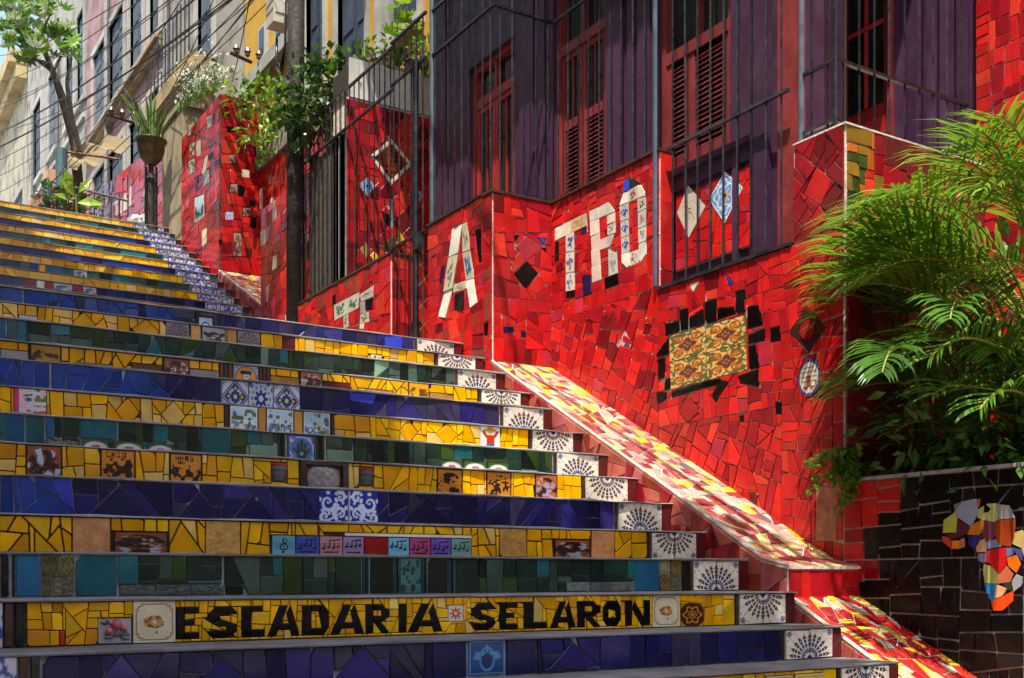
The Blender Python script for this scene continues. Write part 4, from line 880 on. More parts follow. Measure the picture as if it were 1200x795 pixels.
# --- the tall wall below the house, with the big flowered panel
bw = thing('mosaic_wall', (XW, 5.1, .2), 'tall red mosaic wall under the purple house with a flowered tile panel edged in black', 'wall')
sill = ptsx(XW, [(773, 345), (930, 290)]); zs = 1.925
MB().box(XW, XW + .5, 4.66, Yr - .001, -.1, zs).build('wall_core', GW, bw)
MB().box(XW - .025, XW + .13, 4.665, Yr - .002, zs + .001, zs + .02).build('sill_strip', IRON, bw)
mp = XS(XW); U = lambda *L: ptsx(XW, [(600 + x / 3, 230 + y / 3) for x, y in L])
blk = [U((540, 450), (590, 440), (592, 475), (542, 495)), U((592, 400), (622, 395), (622, 470), (594, 475)), U((625, 430), (675, 398), (678, 452), (626, 468)), U((682, 372), (722, 362), (722, 443), (683, 452)), U((727, 395), (785, 390), (787, 416), (727, 438)), U((790, 335), (822, 328), (822, 410), (789, 414)),
       U((830, 390), (870, 385), (885, 455), (832, 470)), U((834, 490), (892, 463), (892, 510), (836, 522)), U((834, 528), (860, 522), (872, 605), (837, 612)), U((800, 634), (870, 610), (870, 672), (805, 660)), U((562, 688), (668, 658), (668, 680), (562, 712)), U((671, 655), (738, 640), (735, 665), (672, 678)), U((738, 648), (765, 655), (720, 725), (705, 705)),
       U((512, 555), (554, 500), (554, 560), (512, 568)), U((512, 575), (540, 570), (540, 640), (515, 650)), U((542, 645), (558, 640), (560, 680), (540, 685)), U((512, 690), (548, 690), (545, 715), (513, 735)), U((912, 465), (945, 458), (947, 510), (914, 516)), U((930, 725), (950, 722), (950, 768), (932, 768)), U((803, 770), (818, 770), (818, 795), (803, 795)), U((488, 485), (512, 483), (500, 497))]
fl = U((557, 492), (825, 418), (832, 612), (562, 682))
sp = [(U((1040, 390), (1108, 460), (1047, 555), (982, 480)), glaze('umber', (.055, .022, .014)), 'brown_tile'), (U((752, 270), (782, 308), (768, 318)), BLU['blue'], 'blue_tile'), (U((625, 310), (665, 300), (640, 340)), CREAM[0], 'pale_tile'),
      (U((620, 700), (668, 755), (625, 795), (590, 755)), RED[3], 'red_tile')]
dg = U((402, 470), (432, 512), (404, 572), (368, 525))
regions = []
allp = [(-Y1, -.1), (-4.29, -.1), (-4.29, zs), (-Y1, zs)]
# above the ramp only
cut = [(-Y1, 1.585), (-5.2, .535), (-4.75, .29), (-4.52, .16), (-4.36, .078), (-4.29, .06)]
P = []
for a, b_ in zip(cut, cut[1:]):
    top_a = 1.35 - 0 if a[0] < -Yr - .01 else zs
    q = [a, b_, (b_[0], zs), (a[0], zs)]
    P.append(q)
# the part under the TRO parapet belongs to that parapet: start the wall at the recess edge
P2 = Region()
for q in P:
    q = clip(q, (-Yr, 0), (-1, 0))
    if ok(q): P2.append(q)
P = P2
for q in blk + [fl, dg] + [s[0] for s in sp]: P = subtract(P, q)
ov = U((1050, 587)); oc = px_x(XW)(950, 443); orx, orz = .085, .105
Q = [(oc[0] + orx * math.cos(t), oc[1] + orz * math.sin(t)) for t in [i * math.pi / 4 for i in range(8)]]; P = subtract(P, Q)
wd_ = ptsx(XW, [(957, 569), (982, 568), (982, 634), (957, 634)]); P = subtract(P, wd_)
plain(bw, mp, wd_, mat('red_brown_wood', (.30, .11, .06), .5, .4, 14, bump=.4), 'wood_panel', th=.008)
for q in blk: plain(bw, mp, q, BLK, 'black_tile', gap=.0022)
for q, m, nm in sp: plain(bw, mp, q, m, nm, gap=.002)
rd = sp[0][0]; c0 = (sum(p[0] for p in rd) / 4, sum(p[1] for p in rd) / 4)
MB().prism([(c0[0] + .055 * math.cos(t), c0[1] + .055 * math.sin(t)) for t in [i * math.pi / 8 for i in range(16)]], mp, .004, .016).build('red_disc', RED[3], bw)
painted('round_plate', [(oc[0] - orx, oc[1] - orz), (oc[0] + orx, oc[1] - orz), (oc[0] + orx, oc[1] + orz), (oc[0] - orx, oc[1] + orz)], mp, p_plate, bw, .014, round_=True)
bl_, br_, tr_, tl_ = fl[3], fl[2], fl[1], fl[0]
def lerp2(s, t):
    a = (bl_[0] + (br_[0] - bl_[0]) * s, bl_[1] + (br_[1] - bl_[1]) * s); b_ = (tl_[0] + (tr_[0] - tl_[0]) * s, tl_[1] + (tr_[1] - tl_[1]) * s); return (a[0] + (b_[0] - a[0]) * t, a[1] + (b_[1] - a[1]) * t)
for i in range(2):
    for j in range(2): painted('flowered_tile', bead([lerp2(i / 2, j / 2), lerp2((i + 1) / 2, j / 2), lerp2((i + 1) / 2, (j + 1) / 2), lerp2(i / 2, (j + 1) / 2)], .012), mp, p_floral(i % 2, j % 2), bw, .012)
lo = sorted(dg, key=lambda p: p[1])
painted('picture_tile', bead([dg[3], dg[2], dg[1], dg[0]], .04), mp, p_story(61, (205, 150, 150), (80, 60, 70)), bw, .012)
mosaic(bw, bw, mp, [hull([p for q in P for p in q if p[1] > 1.0] + [(-Yr, 1.0), (-4.29, 1.0)])], 'red_tile', RED, .118, REDW, jit=.10, wild=.06, asp=1.05, holes=P.holes, gap=.0036)
lowr = [clip(clip(q, (0, .999), (0, 1)), (0, .0), (0, 0)) for q in P]
for q, ro in zip(lowr, (-.45, -.3, -.1, 0, 0, 0)):
    if ok(q): mosaic(bw, bw, mp, [q], 'red_tile', RED, .115, REDW, jit=.10, wild=.05, holes=P.holes, gap=.0036, rot=ro)

# --- the square pillar of the porch, its front half green and orange
pw = thing('mosaic_porch_wall', (5.4, 4.4, 0), 'dark red mosaic corner of the porch, palm shade coloured into its front, green and orange tiles there, behind the palm', 'wall')
zp = 2.50; YP = 4.28
MB().box(XW, 6.6, YP, 4.658, -.1, zp).box(XW + .5, 6.6, 4.659, 6.2, 1.6, zp - .001).build('wall_core', GW, pw)
MB().box(XW - .012, 6.62, YP - .012, 4.659, zp + .001, zp + .011).build('coping', GW, pw)
pil = [[(-4.655, .06), (-YP - .003, .06), (-YP - .003, zp), (-4.655, zp)]]
q1 = ptsx(XW, [(958, 196), (977, 212), (962, 242), (943, 228)]); pil = [clip(pil[0], (0, 1.93), (0, -1))]
pil = subtract(pil, q1); plain(pw, mp, q1, RED[0], 'red_tile')
mosaic(pw, pw, mp, pil, 'dark_red_tile', [RED[3], RED[4], DRED[0], RED[1]], .12, [4, 3, 3, 1.5], jit=.12, wild=.1, rot=.7, gap=.003)
mosaic(pw, pw, mp, [[(-4.655, .08), (-YP - .008, .06), (-YP - .008, 1.925), (-4.655, 1.925)]] and [], 'red_tile', RED, .14)
yp = YS(YP)
gq = [(4.862, 2.0), (5.08, 2.0), (5.08, 2.40), (4.862, 2.40)]
front = [[(4.853, .4), (6.58, .4), (6.58, zp), (4.858, zp)]]
FG = [glaze('orange', (.42, .11, .012)), glaze('olive_ochre', (.20, .11, .014)), GRN['olive'], glaze('emerald', (.015, .12, .05)), RED[5]]
mosaic(pw, pw, yp, subtract(front, gq), 'dark_red_tile', [RED[4], DRED[0], DRED[1], RED[3], DRED[4], RED[5]], .14, [4, 4, 3, 2, 3, .6], jit=.05, choose=lambda c: pick(FG) if (c[1] > 1.95 and c[0] < 5.22 and R.random() < .6) else pick([RED[4], DRED[0], DRED[1], RED[3], DRED[4]]))  # the front's dark reds carry the palm's shade in the tile colour
mosaic(pw, pw, yp, [gq], 'orange_tile', FG, .10, [4, 3, 2, .5, 1.5], jit=.04, asp=.8)

# --- black planter wall with the map of Africa
bk = thing('planter_wall', (XW, 3.4, -.2), 'black tiled planter wall carrying a colourful map of Africa in mosaic', 'wall')
zt_ = .515
MB().box(XW, XW + .16, 1.0, YP - .002, -1.62, zt_).build('wall_core', GW, bk)
MB().box(XW - .02, XW + .18, 1.0, YP - .033, zt_ + .001, zt_ + .02).build('coping', GM, bk)
Uk = lambda *L: ptsx(XW, [(800 + x / 3, 530 + y / 3) for x, y in L])
AF = [((990, 175), (1040, 165), (1045, 215), (1020, 260), (975, 230), (960, 215)), ((965, 205), (990, 175), (960, 185)), ((1040, 168), (1052, 165), (1050, 190), (1042, 196)), ((1042, 205), (1080, 182), (1110, 182), (1117, 240), (1090, 250), (1046, 232)), ((1112, 184), (1152, 188), (1174, 232), (1120, 236)), ((925, 240), (960, 216), (972, 232), (968, 282), (922, 284)),
      ((935, 290), (968, 284), (970, 236), (1018, 262), (1010, 285), (975, 300), (950, 308)), ((1016, 262), (1062, 236), (1070, 260), (1050, 292), (1008, 290)), ((1068, 240), (1108, 248), (1108, 292), (1084, 318), (1062, 296)), ((1112, 240), (1176, 236), (1172, 300), (1160, 332), (1120, 325), (1106, 290)), ((1168, 285), (1200, 275), (1212, 300), (1200, 338), (1165, 322)),
      ((918, 296), (940, 300), (955, 318), (952, 340), (925, 318)), ((956, 312), (982, 312), (980, 340), (954, 340)), ((984, 306), (998, 304), (998, 334), (982, 338)), ((1012, 296), (1062, 292), (1050, 325), (1030, 340), (1012, 325)), ((1052, 312), (1070, 304), (1074, 350), (1040, 352), (1040, 335)), ((1072, 316), (1110, 306), (1128, 332), (1074, 342)),
      ((1085, 345), (1144, 336), (1142, 400), (1120, 428), (1095, 400), (1080, 385)), ((1145, 338), (1172, 336), (1168, 360), (1146, 368)), ((1148, 372), (1182, 362), (1195, 395), (1180, 424), (1152, 400)), ((1170, 338), (1200, 342), (1200, 382), (1182, 362)), ((1044, 358), (1068, 356), (1064, 390), (1046, 380)), ((1068, 358), (1084, 345), (1082, 388), (1066, 388)),
      ((1066, 394), (1096, 404), (1118, 434), (1112, 462), (1070, 460), (1064, 420)), ((1120, 430), (1145, 402), (1168, 430), (1158, 456), (1116, 462)), ((1068, 462), (1108, 464), (1104, 520), (1092, 524), (1076, 500)), ((1110, 466), (1146, 480), (1130, 506), (1106, 514)), ((1134, 462), (1166, 454), (1162, 486), (1146, 484)), ((1092, 524), (1132, 508), (1168, 488), (1166, 524), (1132, 556), (1100, 557)),
      ((1164, 454), (1180, 430), (1200, 440), (1196, 470), (1170, 490)), ((1200, 300), (1236, 292), (1246, 320), (1210, 372), (1200, 342))]
AC = [(150, 170, 190), (130, 140, 80), (210, 110, 70), (176, 184, 120), (150, 148, 156), (180, 190, 80), (90, 44, 56), (214, 130, 30), (112, 60, 74), (160, 66, 30), (205, 180, 110), (200, 66, 60), (220, 130, 30), (190, 120, 110), (44, 44, 110), (220, 170, 120), (130, 148, 180),
      (200, 30, 36), (120, 120, 180), (225, 110, 30), (70, 80, 130), (120, 120, 170), (170, 100, 120), (170, 170, 100), (206, 110, 80), (40, 130, 200), (222, 170, 120), (50, 66, 50), (226, 76, 26), (150, 150, 160), (190, 160, 120)]
afp = [Uk(*a) for a in AF]
flat_ = hull([p for a in afp for p in a])
def in_af(c):
    for a in afp:
        h = hull(a)
        if all((h[(i + 1) % len(h)][0] - h[i][0]) * (c[1] - h[i][1]) - (h[(i + 1) % len(h)][1] - h[i][1]) * (c[0] - h[i][0]) > 0 for i in range(len(h))): return True
    return False
for a, c in zip(afp, AC):
    A = ccw(a); g = cen(A); A = [(g[0] + (p[0] - g[0]) * 1.02, g[1] + (p[1] - g[1]) * 1.02) for p in A]
    MB().prism(A, mp, 0, .0155 + R.uniform(0, .002)).build('map_tile', glaze('map_%d_%d_%d' % c, S(*c), .12), bk)
rb = lambda x, y: (x, y)
P = [[(-YP, -.15), (-3.2, -.70), (-3.2, zt_), (-YP, zt_)], [(-3.2, -.70), (-2.0, -1.33), (-2.0, zt_), (-3.2, zt_)], [(-2.0, -1.33), (-1.01, -1.6), (-1.01, zt_), (-2.0, zt_)]]
redc = ptsx(XW, [(996, 560), (1075, 557), (1057, 612), (1035, 688), (1003, 688), (996, 660)])
def bc(c):
    q = proj((XW, -c[0], c[1])); x, y = q
    if y < 690 and (x < 1057 - (y - 560) * .14 if y < 600 else x < (1040 if y < 635 else 1014 if y < 650 else 1034)): return pick(RED, REDW) if not (y < 652 and y > 634 and x > 1010) else BLK
    return BLK
bkb = mat('soft_black_tile_glaze', (.009, .007, .009), .25, .4, 7., bump=.2, bscale=14, spec=.25)
# a running bond of black slabs, uneven in size
for p in P: mosaic(bk, bk, mp, [p], 'black_tile', None, .125, jit=.06, wild=.03, gap=.0042, asp=1.15, choose=lambda c: (lambda m: bkb if m is BLK and R.random() < .3 else m)(bc(c)))

# --- wall of diamonds behind the gate
dw = thing('mosaic_wall', (4.9, 10, 1.8), 'tall red wall of diamond tiles behind the railing with a brown framed panel', 'wall')
YD = 10.0
MB().box(4.36, 5.6, YD, YD + .3, 1.7, 4.62).build('wall_core', GW, dw)
mp = YS(YD); Ud = lambda *L: ptsy(YD, [(330 + x / 6, 100 + y / 6) for x, y in L]); Ud2 = lambda *L: ptsy(YD, [(330 + x / 4.415, 220 + y / 4.415) for x, y in L])
fr = Ud((765, 375), (915, 560), (765, 710), (622, 500)); fi = bead(fr, .22)
b1_, b2_ = Ud((600, 645), (652, 715), (600, 780), (540, 710)), Ud((945, 720), (992, 790), (945, 840), (890, 775))
ye = Ud2((478, 330), (505, 365), (475, 385), (455, 355)); y2 = Ud2((600, 210), (645, 285), (625, 300), (600, 290))
o1, o2 = Ud2((430, 285), (462, 320), (430, 365), (400, 320)), Ud2((705, 340), (740, 372), (705, 402), (672, 370)); dk = Ud2((520, 130), (570, 150), (560, 200), (530, 190)); gy = Ud2((555, 60), (578, 60), (578, 210), (555, 210)); br = Ud2((500, 310), (590, 240), (590, 300), (540, 335))
# diagonal lattice of cut pieces
P = [[(4.37, 1.82), (4.72, 1.82), (4.72, 4.6), (4.37, 4.6)], [(4.72, 1.82), (5.59, 1.82), (5.59, 4.6), (4.72, 4.6)]]
fe = [fr, b1_, b2_, ye, y2, o1, o2, dk, gy, br]
for q in fe: P = subtract(P, q)
def lattice(p, s, a):
    out = [p]
    for ang in (a, -a):
        n = (math.cos(ang), math.sin(ang)); nxt = []
        for q in out:
            ds = [x * n[0] + y * n[1] for x, y in q]; k = math.floor(min(ds) / s) + 1; cur = q
            while k * s < max(ds):
                t = clip(cur, (n[0] * k * s, n[1] * k * s), n)
                if ok(t): nxt.append(t)
                cur = clip(cur, (n[0] * k * s, n[1] * k * s), (-n[0], -n[1])); k += 1
                if not ok(cur): break
            if ok(cur): nxt.append(cur)
        out = nxt
    return out
for p in P:
    if cen(p)[0] < 4.62: mosaic(dw, dw, mp, [p], 'red_tile', RED, .13, [2, 3, 2, 4, 4, 1, .3], jit=.03, holes=P.holes)
    else:
        for q in cut_all(lattice(p, .15, .72), P.holes): tile('red_tile', q, mp, pick(RED, [3, 3, 3, 5, 4, 1, .2]), dw, dw)
for q, m, nm in ((ye, YEL[1], 'yellow_tile'), (y2, YEL[2], 'yellow_tile'), (o1, OCHRE, 'ochre_tile'), (o2, BROWN, 'brown_tile'), (dk, BLK, 'black_tile'), (gy, GREYT, 'grey_tile'), (br, BROWN, 'brown_tile')): plain(dw, mp, q, m, nm)
for i in range(4):
    a, b_ = fr[i], fr[(i + 1) % 4]; c_, d_ = fi[(i + 1) % 4], fi[i]; plain(dw, mp, [a, b_, c_, d_], CREAM[1], 'frame_strip', th=.014)
painted('picture_tile', [fi[3], fi[2], fi[1], fi[0]], mp, p_checker((150, 60, 24), (70, 26, 18), 7), dw, .012)
for q, k_ in ((b1_, 0), (b2_, 1)): painted('diamond_tile', [q[3], q[2], q[1], q[0]], mp, p_bluestar((90, 140, 200) if k_ == 0 else (40, 90, 170), (190, 205, 225), (60, 80, 140)), dw, .012)
# its long side runs on behind the railing: dark boards stand in for deep shade on red tile
sx = thing('shade_screen', (4.38, 11, 2.6), 'dark boards standing in for foliage shade on the red wall, left of the diamond wall', 'screen')
bdm = mat('shade_board', (.055, .042, .032), .8, .5, 9, bump=.6, dirt=.5)
for i in range(6): MB().box(4.36, 4.40, 10.02 + i * .15, 10.02 + i * .15 + .138 + R.uniform(-.004, .004), 2.6, 4.30 + R.uniform(-.06, .06)).build('board', bdm, sx)
sw = thing('mosaic_wall', (4.42, 11.4, 2), 'shaded red mosaic wall low behind the railing beside the pole', 'wall')
MB().box(4.43, 4.6, 10.31, 12.6, 1.8, 4.25).build('wall_core', GD, sw)
mosaic(sw, sw, XS(4.43), [[(-12.58, 2.6), (-10.32, 2.6), (-10.32, 4.24), (-12.58, 4.24)]], 'red_tile', RED + [CREAM[2]], .16, REDW + [2], jit=.1, asp=1.4)

# --- tall red corner pillar by the upper steps, and walls beyond
tp = thing('mosaic_pillar', (4.7, 15, 3.9), 'tall red mosaic corner block with creeper on top by the upper steps', 'wall')
YU = 14.2
MB().box(4.45, 4.97, YU, 15.95, 3.6, 6.2).build('wall_core', GD, tp)
mp = XS(4.45)
P = [[(-15.94, 3.9), (-YU - .005, 3.9), (-YU - .005, 6.19), (-15.94, 6.19)]]
fx = lambda L: ptsx(4.45, L)
sp = [(fx([(229, 232), (240, 228), (240, 254), (229, 262)]), 'pic'), (fx([(237, 270), (243, 266), (243, 286), (238, 290)]), 'c'), (fx([(223, 170), (229, 166), (229, 182), (223, 186)]), 'p'), (fx([(231, 167), (236, 164), (236, 182), (231, 184)]), 'c'), (fx([(221, 190), (229, 185), (229, 202), (222, 206)]), 'p'), (fx([(240, 185), (245, 182), (243, 200), (237, 206)]), 'c'), (fx([(239, 203), (246, 198), (246, 214), (240, 220)]), 'p'), (fx([(230, 208), (234, 206), (233, 222), (230, 224)]), 'k'), (fx([(221, 148), (225, 146), (225, 158), (221, 160)]), 'c'), (fx([(243, 138), (249, 134), (249, 148), (244, 152)]), 'p'), (fx([(245, 182), (251, 179), (251, 186), (246, 190)]), 'k')]
for q, t in sp: P = subtract(P, q)
for q, t in sp:
    if t in 'ck': plain(tp, mp, q, CREAM[0] if t == 'c' else BLK, 'inset_tile')
    else: painted('picture_tile', bead([q[3], q[2], q[1], q[0]], .03), mp, p_land if t == 'pic' else p_story(70 + int(q[0][1] * 9), (190, 186, 160), (90, 100, 90)), tp, .012)
mosaic(tp, tp, mp, P, 'red_tile', RED, .17, REDW, jit=.1, asp=1.3)
mp = YS(YU); P = [[(4.458, 3.93), (4.965, 3.93), (4.965, 6.19), (4.458, 6.19)]]
fy = lambda L: ptsy(YU, L)
sp = [(fy([(267, 182), (276, 182), (276, 192), (267, 192)]), 'p'), (fy([(283, 199), (292, 200), (292, 209), (283, 208)]), 'c'), (fy([(269, 216), (278, 216), (278, 226), (269, 226)]), 'p'), (fy([(264, 249), (273, 249), (273, 258), (264, 258)]), 'b'), (fy([(284, 244), (293, 244), (293, 254), (284, 254)]), 'p'), (fy([(273, 272), (283, 273), (283, 302), (273, 301)]), 'p'), (fy([(294, 255), (300, 255), (300, 268), (294, 268)]), 'k'), (fy([(256, 281), (260, 281), (260, 286), (256, 286)]), 'k'), (fy([(279, 218), (287, 220), (285, 232), (279, 230)]), 'k'), (fy([(266, 149), (273, 149), (273, 155), (266, 155)]), 'k'), (fy([(292, 236), (299, 236), (299, 242), (292, 242)]), 'k')]
for q, t in sp: P = subtract(P, q)
for q, t in sp:
    if t in 'ck': plain(tp, mp, q, CREAM[0] if t == 'c' else BLK, 'inset_tile')
    else: painted('picture_tile', bead([q[3], q[2], q[1], q[0]], .03), mp, p_bluestar() if t == 'b' else p_story(80 + int(q[0][1] * 9), (170, 130, 110), (90, 60, 60)), tp, .012)
mosaic(tp, tp, mp, P, 'red_tile', RED, .15, REDW, jit=.06)
lw = thing('mosaic_wall', (4.96, 13, 3), 'low red mosaic wall with pale inset tiles between the corner block and the pole', 'wall')
MB().box(4.97, 5.2, 11.95, YU - .001, 2.7, 5.30).build('wall_core', GD, lw)
mp = XS(4.97); P = [[(-YU + .01, 3.2), (-11.97, 2.9), (-11.97, 5.28), (-YU + .01, 5.28)]]
fx = lambda L: ptsx(4.97, L)
sp = [fx([(305, 223), (309, 221), (309, 246), (305, 246)]), fx([(317, 233), (322, 231), (322, 246), (317, 248)]), fx([(327, 254), (334, 250), (334, 272), (327, 276)]), fx([(314, 262), (318, 262), (317, 276), (313, 276)]), fx([(311, 284), (322, 290), (320, 301), (310, 294)]), fx([(329, 292), (334, 294), (333, 308), (328, 306)]), fx([(322, 318), (328, 318), (328, 334), (323, 332)])]
for q in sp: P = subtract(P, q)
for i, q in enumerate(sp): plain(lw, mp, q, [CREAM[2], CREAM[0], GREYT][i % 3], 'inset_tile')
mosaic(lw, lw, mp, P, 'red_tile', RED, .17, REDW, jit=.25, wild=.2, asp=1.3)
MB().box(4.93, 5.22, 11.95, YU - .01, 5.301, 5.62).build('concrete_lintel', mat('stained_concrete', (.34, .30, .24), .8, .35, 6, dirt=.8, bump=.4), lw)
# the long low wall with lettering further up
fw = thing('mosaic_wall', (4.6, 20, 5), 'faraway sunlit red mosaic wall with pale lettering beyond the potted plant', 'wall')
MB().add([(4.6, 17.5, 5), (4.6, 23.4, 5), (4.6, 23.4, 7.45), (4.6, 17.5, 6.75), (4.75, 17.5, 5), (4.75, 23.4, 5), (4.75, 23.4, 7.45), (4.75, 17.5, 6.75)], [(0, 1, 2, 3), (7, 6, 5, 4), (3, 2, 6, 7), (0, 3, 7, 4), (1, 5, 6, 2)]).build('wall_core', GD, fw)
mp = XS(4.6); P = [[(-23.4, 5.3), (-17.5, 5.3), (-17.5, 6.74), (-23.4, 7.44)]]
fx = lambda *L: ptsx(4.6, [(x / 4.97, 100 + y / 4.97) for x, y in L])
lt = [fx((650, 690), (662, 682), (662, 770), (650, 776)), fx((662, 684), (690, 672), (690, 690), (662, 704)), fx((676, 690), (690, 684), (690, 758), (678, 762)), fx((700, 668), (712, 662), (712, 746), (700, 752)), fx((724, 632), (738, 626), (738, 730), (724, 738)), fx((738, 660), (750, 654), (750, 722), (738, 728)), fx((756, 590), (768, 570), (768, 704), (756, 712)), fx((556, 664), (582, 650), (578, 740), (556, 748)), fx((800, 770), (846, 740), (846, 790), (800, 800)), fx((838, 610), (848, 604), (848, 650), (838, 654))]
for q in lt: P = subtract(P, q)
for q in lt: plain(fw, mp, q, CREAM[0], 'letter_tile')
mosaic(fw, fw, mp, P, 'red_tile', RED, .26, REDW, jit=.12, asp=1.6, gap=.006)
gp = thing('gate_post', (4.5, 16.6, 5), 'flat beige plastered gate post between plant stand and red corner block', 'post')
MB().box(4.47, 4.75, 16.02, 17.1, 4.6, 6.7).box(4.44, 4.78, 15.98, 17.14, 6.701, 6.78).build('post_body', mat('beige_plaster', (.36, .29, .19), .8, .3, 3, dirt=.6, bump=.4), gp)
# ================================================================== the purple house
def Yat(px, X): return X / rat(px)
def Zat(px, py, X): return onX(px, py, X)[1]
XH = 4.975
house = thing('purple_house', (6.5, 7, 1.9), 'aubergine painted house with red framed doors and louvred shutters behind the railing', 'house')
ops = [(Yat(550, XH), Yat(603, XH), Zat(576, 62, XH)), (Yat(648, XH), Yat(710, XH), 4.95), (Yat(770, XH), Yat(856, XH), 4.95)]
b = MB(); y_hi = 9.36
for (ya, yb, zt2) in ops:
    b.box(XH, XH + .14, ya, y_hi, 1.8, 6.2); b.box(XH + .001, XH + .3, yb, ya, zt2, 6.2); y_hi = yb
b.box(XH, XH + .3, 4.68, y_hi, 1.8, 6.2)
b.box(XH + .3, XH + 3, 9.1, 9.355, 1.8, 6.2)
b.build('wall', PURP, house)
MB().box(4.25, 8.2, 4.2, 9.6, 6.201, 6.32).box(4.15, 8.2, 4.1, 9.7, 6.321, 6.40).build('shading_eave', PURPD, house)  # unseen overhang, added to shade the upper house front
MB().box(XH + .31, XH + .35, 4.69, 9.09, 1.8, 6.19).build('room_wall', mat('dark_interior', (.02, .017, .016), .9), house)
for (pa, pb, d) in ((714, 733, .035), (737, 744, .02), (751, 765, .03), (862, 868, .03), (884, 905, .04), (612, 628, .03), (632, 640, .02), (516, 524, .02)):
    MB().box(XH - d, XH - .001, Yat(pb, XH), Yat(pa, XH), 1.95 if pa > 600 else 2.9, 6.19).build('pilaster_strip', PURP, house)
MB().box(XH - .03, XH + .02, 4.685, Yat(915, XH) - .002, 1.95, 6.19).build('corner_post', REDD, house)
def window(pa, pb, ybar, ymid, ztop, zbot, m, mglass=True, stile=None, louv=True):
    """a pair of leaves: transom light, glazed or lattice upper panels, louvred lower panels"""
    Xw = XH + .035; ya, yb = Yat(pa, XH) - .002, Yat(pb, XH) + .002; mid = (pa + pb) / 2; zb, zm = Zat(mid, ybar, Xw), Zat(mid, ymid, Xw)
    w = MB(); f = .055
    w.box(Xw, Xw + .07, ya - f, ya, zbot, ztop).box(Xw, Xw + .07, yb, yb + f, zbot, ztop).box(Xw + .001, Xw + .069, yb + f, ya - f, ztop - f, ztop).box(Xw + .001, Xw + .069, yb + f, ya - f, zb - .04, zb + .04)
    wo = w.build('window_frame', m, house)
    yc = Yat(stile, Xw) if stile else (ya + yb) / 2
    MB().box(Xw + .055, Xw + .062, yb + f, ya - f, zb + .04, ztop - f).build('transom_pane', GLASS, wo)
    MB().box(Xw + .01, Xw + .06, (ya + yb) / 2 - .015, (ya + yb) / 2 + .015, zb + .041, ztop - f - .001).build('glazing_bar', m, wo)
    for (a, c) in ((ya - f, yc + .003), (yc - .003, yb + f)):
        lf = MB(); g = .045; z1 = zb - .042
        lf.box(Xw + .012, Xw + .05, a - g, a, zbot, z1).box(Xw + .012, Xw + .05, c, c + g, zbot, z1).box(Xw + .013, Xw + .049, c + g, a - g, z1 - g, z1).box(Xw + .013, Xw + .049, c + g, a - g, zm - .035, zm + .035).box(Xw + .013, Xw + .049, c + g, a - g, zbot, zbot + .1)
        lo = lf.build('shutter', m, house)
        MB().box(Xw + .035, Xw + .042, c + g, a - g, zm + .036, z1 - g).build('pane', GLASS, lo)
        for i in range(1, 2): MB().box(Xw + .02, Xw + .034, (a + c) / 2 - .009, (a + c) / 2 + .009, zm + .036, z1 - g).build('glazing_bar', m, lo)
        if louv:
            z = zbot + .105; me = None
            while z < zm - .05:
                if me is None:
                    x0, x1 = Xw + .018, Xw + .045
                    o = MB().add([(x0, c + g, z), (x1, c + g, z + .024), (x1, a - g, z + .024), (x0, a - g, z), (x0, c + g, z + .007), (x1, c + g, z + .031), (x1, a - g, z + .031), (x0, a - g, z + .007)], [(0, 1, 2, 3), (7, 6, 5, 4), (0, 3, 7, 4), (1, 5, 6, 2), (0, 4, 5, 1), (3, 2, 6, 7)]).build('slat', m, lo); me = o
                else:
                    o2 = me.copy(); C.objects.link(o2); o2.parent = lo; o2.location = me.location + Vector((0, 0, z - z_first))
                if me is o: z_first = z; o = None
                z += .034
        else: MB().box(Xw + .035, Xw + .042, c + g, a - g, zbot + .1, zm - .036).build('pane', GLASS, lo)
window(550, 603, 112, 260, ops[0][2], 2.0, REDP, stile=579, louv=False)
window(648, 710, 47, 138, 4.94, 2.0, REDD, stile=681)
window(770, 856, 52, 62, 4.94, 2.76, REDD, stile=807)
# tiled apron under the right window: ledge, frame and inlaid panel with two diamonds
XP = XH - .012
ya, yb = Yat(791, XH), Yat(905, XH)
MB().box(XH + .0, XH + .3, Yat(856, XH), Yr - .01, 1.93, 2.74).build('apron_wall', PURP, house)
MB().box(XH - .05, XH + .1, yb + .15, ya, 2.70, 2.745).box(XH - .02, XH + .0, yb + .15, ya, 2.60, 2.699).build('ledge', PURP, house)
mp = XS(XP + .004); fx = lambda *L: ptsx(XP, L)
pane_ = [(-Yat(793, XP), 2.06), (-Yat(889, XP), 2.06), (-Yat(889, XP), 2.56), (-Yat(793, XP), 2.56)]
MB().box(XP + .004, XH + .001, -pane_[1][0] - .0, -pane_[0][0] + .0, 2.06, 2.56).build('panel_backing', GW, house)
wdm = fx((807, 218), (827.7, 242), (808, 279), (794.5, 250)); bdm = fx((850, 202), (871.7, 220), (850, 262), (831.7, 234))
P = subtract(subtract([pane_], wdm), bdm)
mosaic(house, house, mp, P, 'red_tile', RED, .12, REDW, jit=.12, wild=.1, asp=1.2)
for q, pt in ((wdm, p_spark()), (bdm, p_bluestar())): painted('diamond_tile', [q[3], q[2], q[1], q[0]], mp, pt, house, .012)
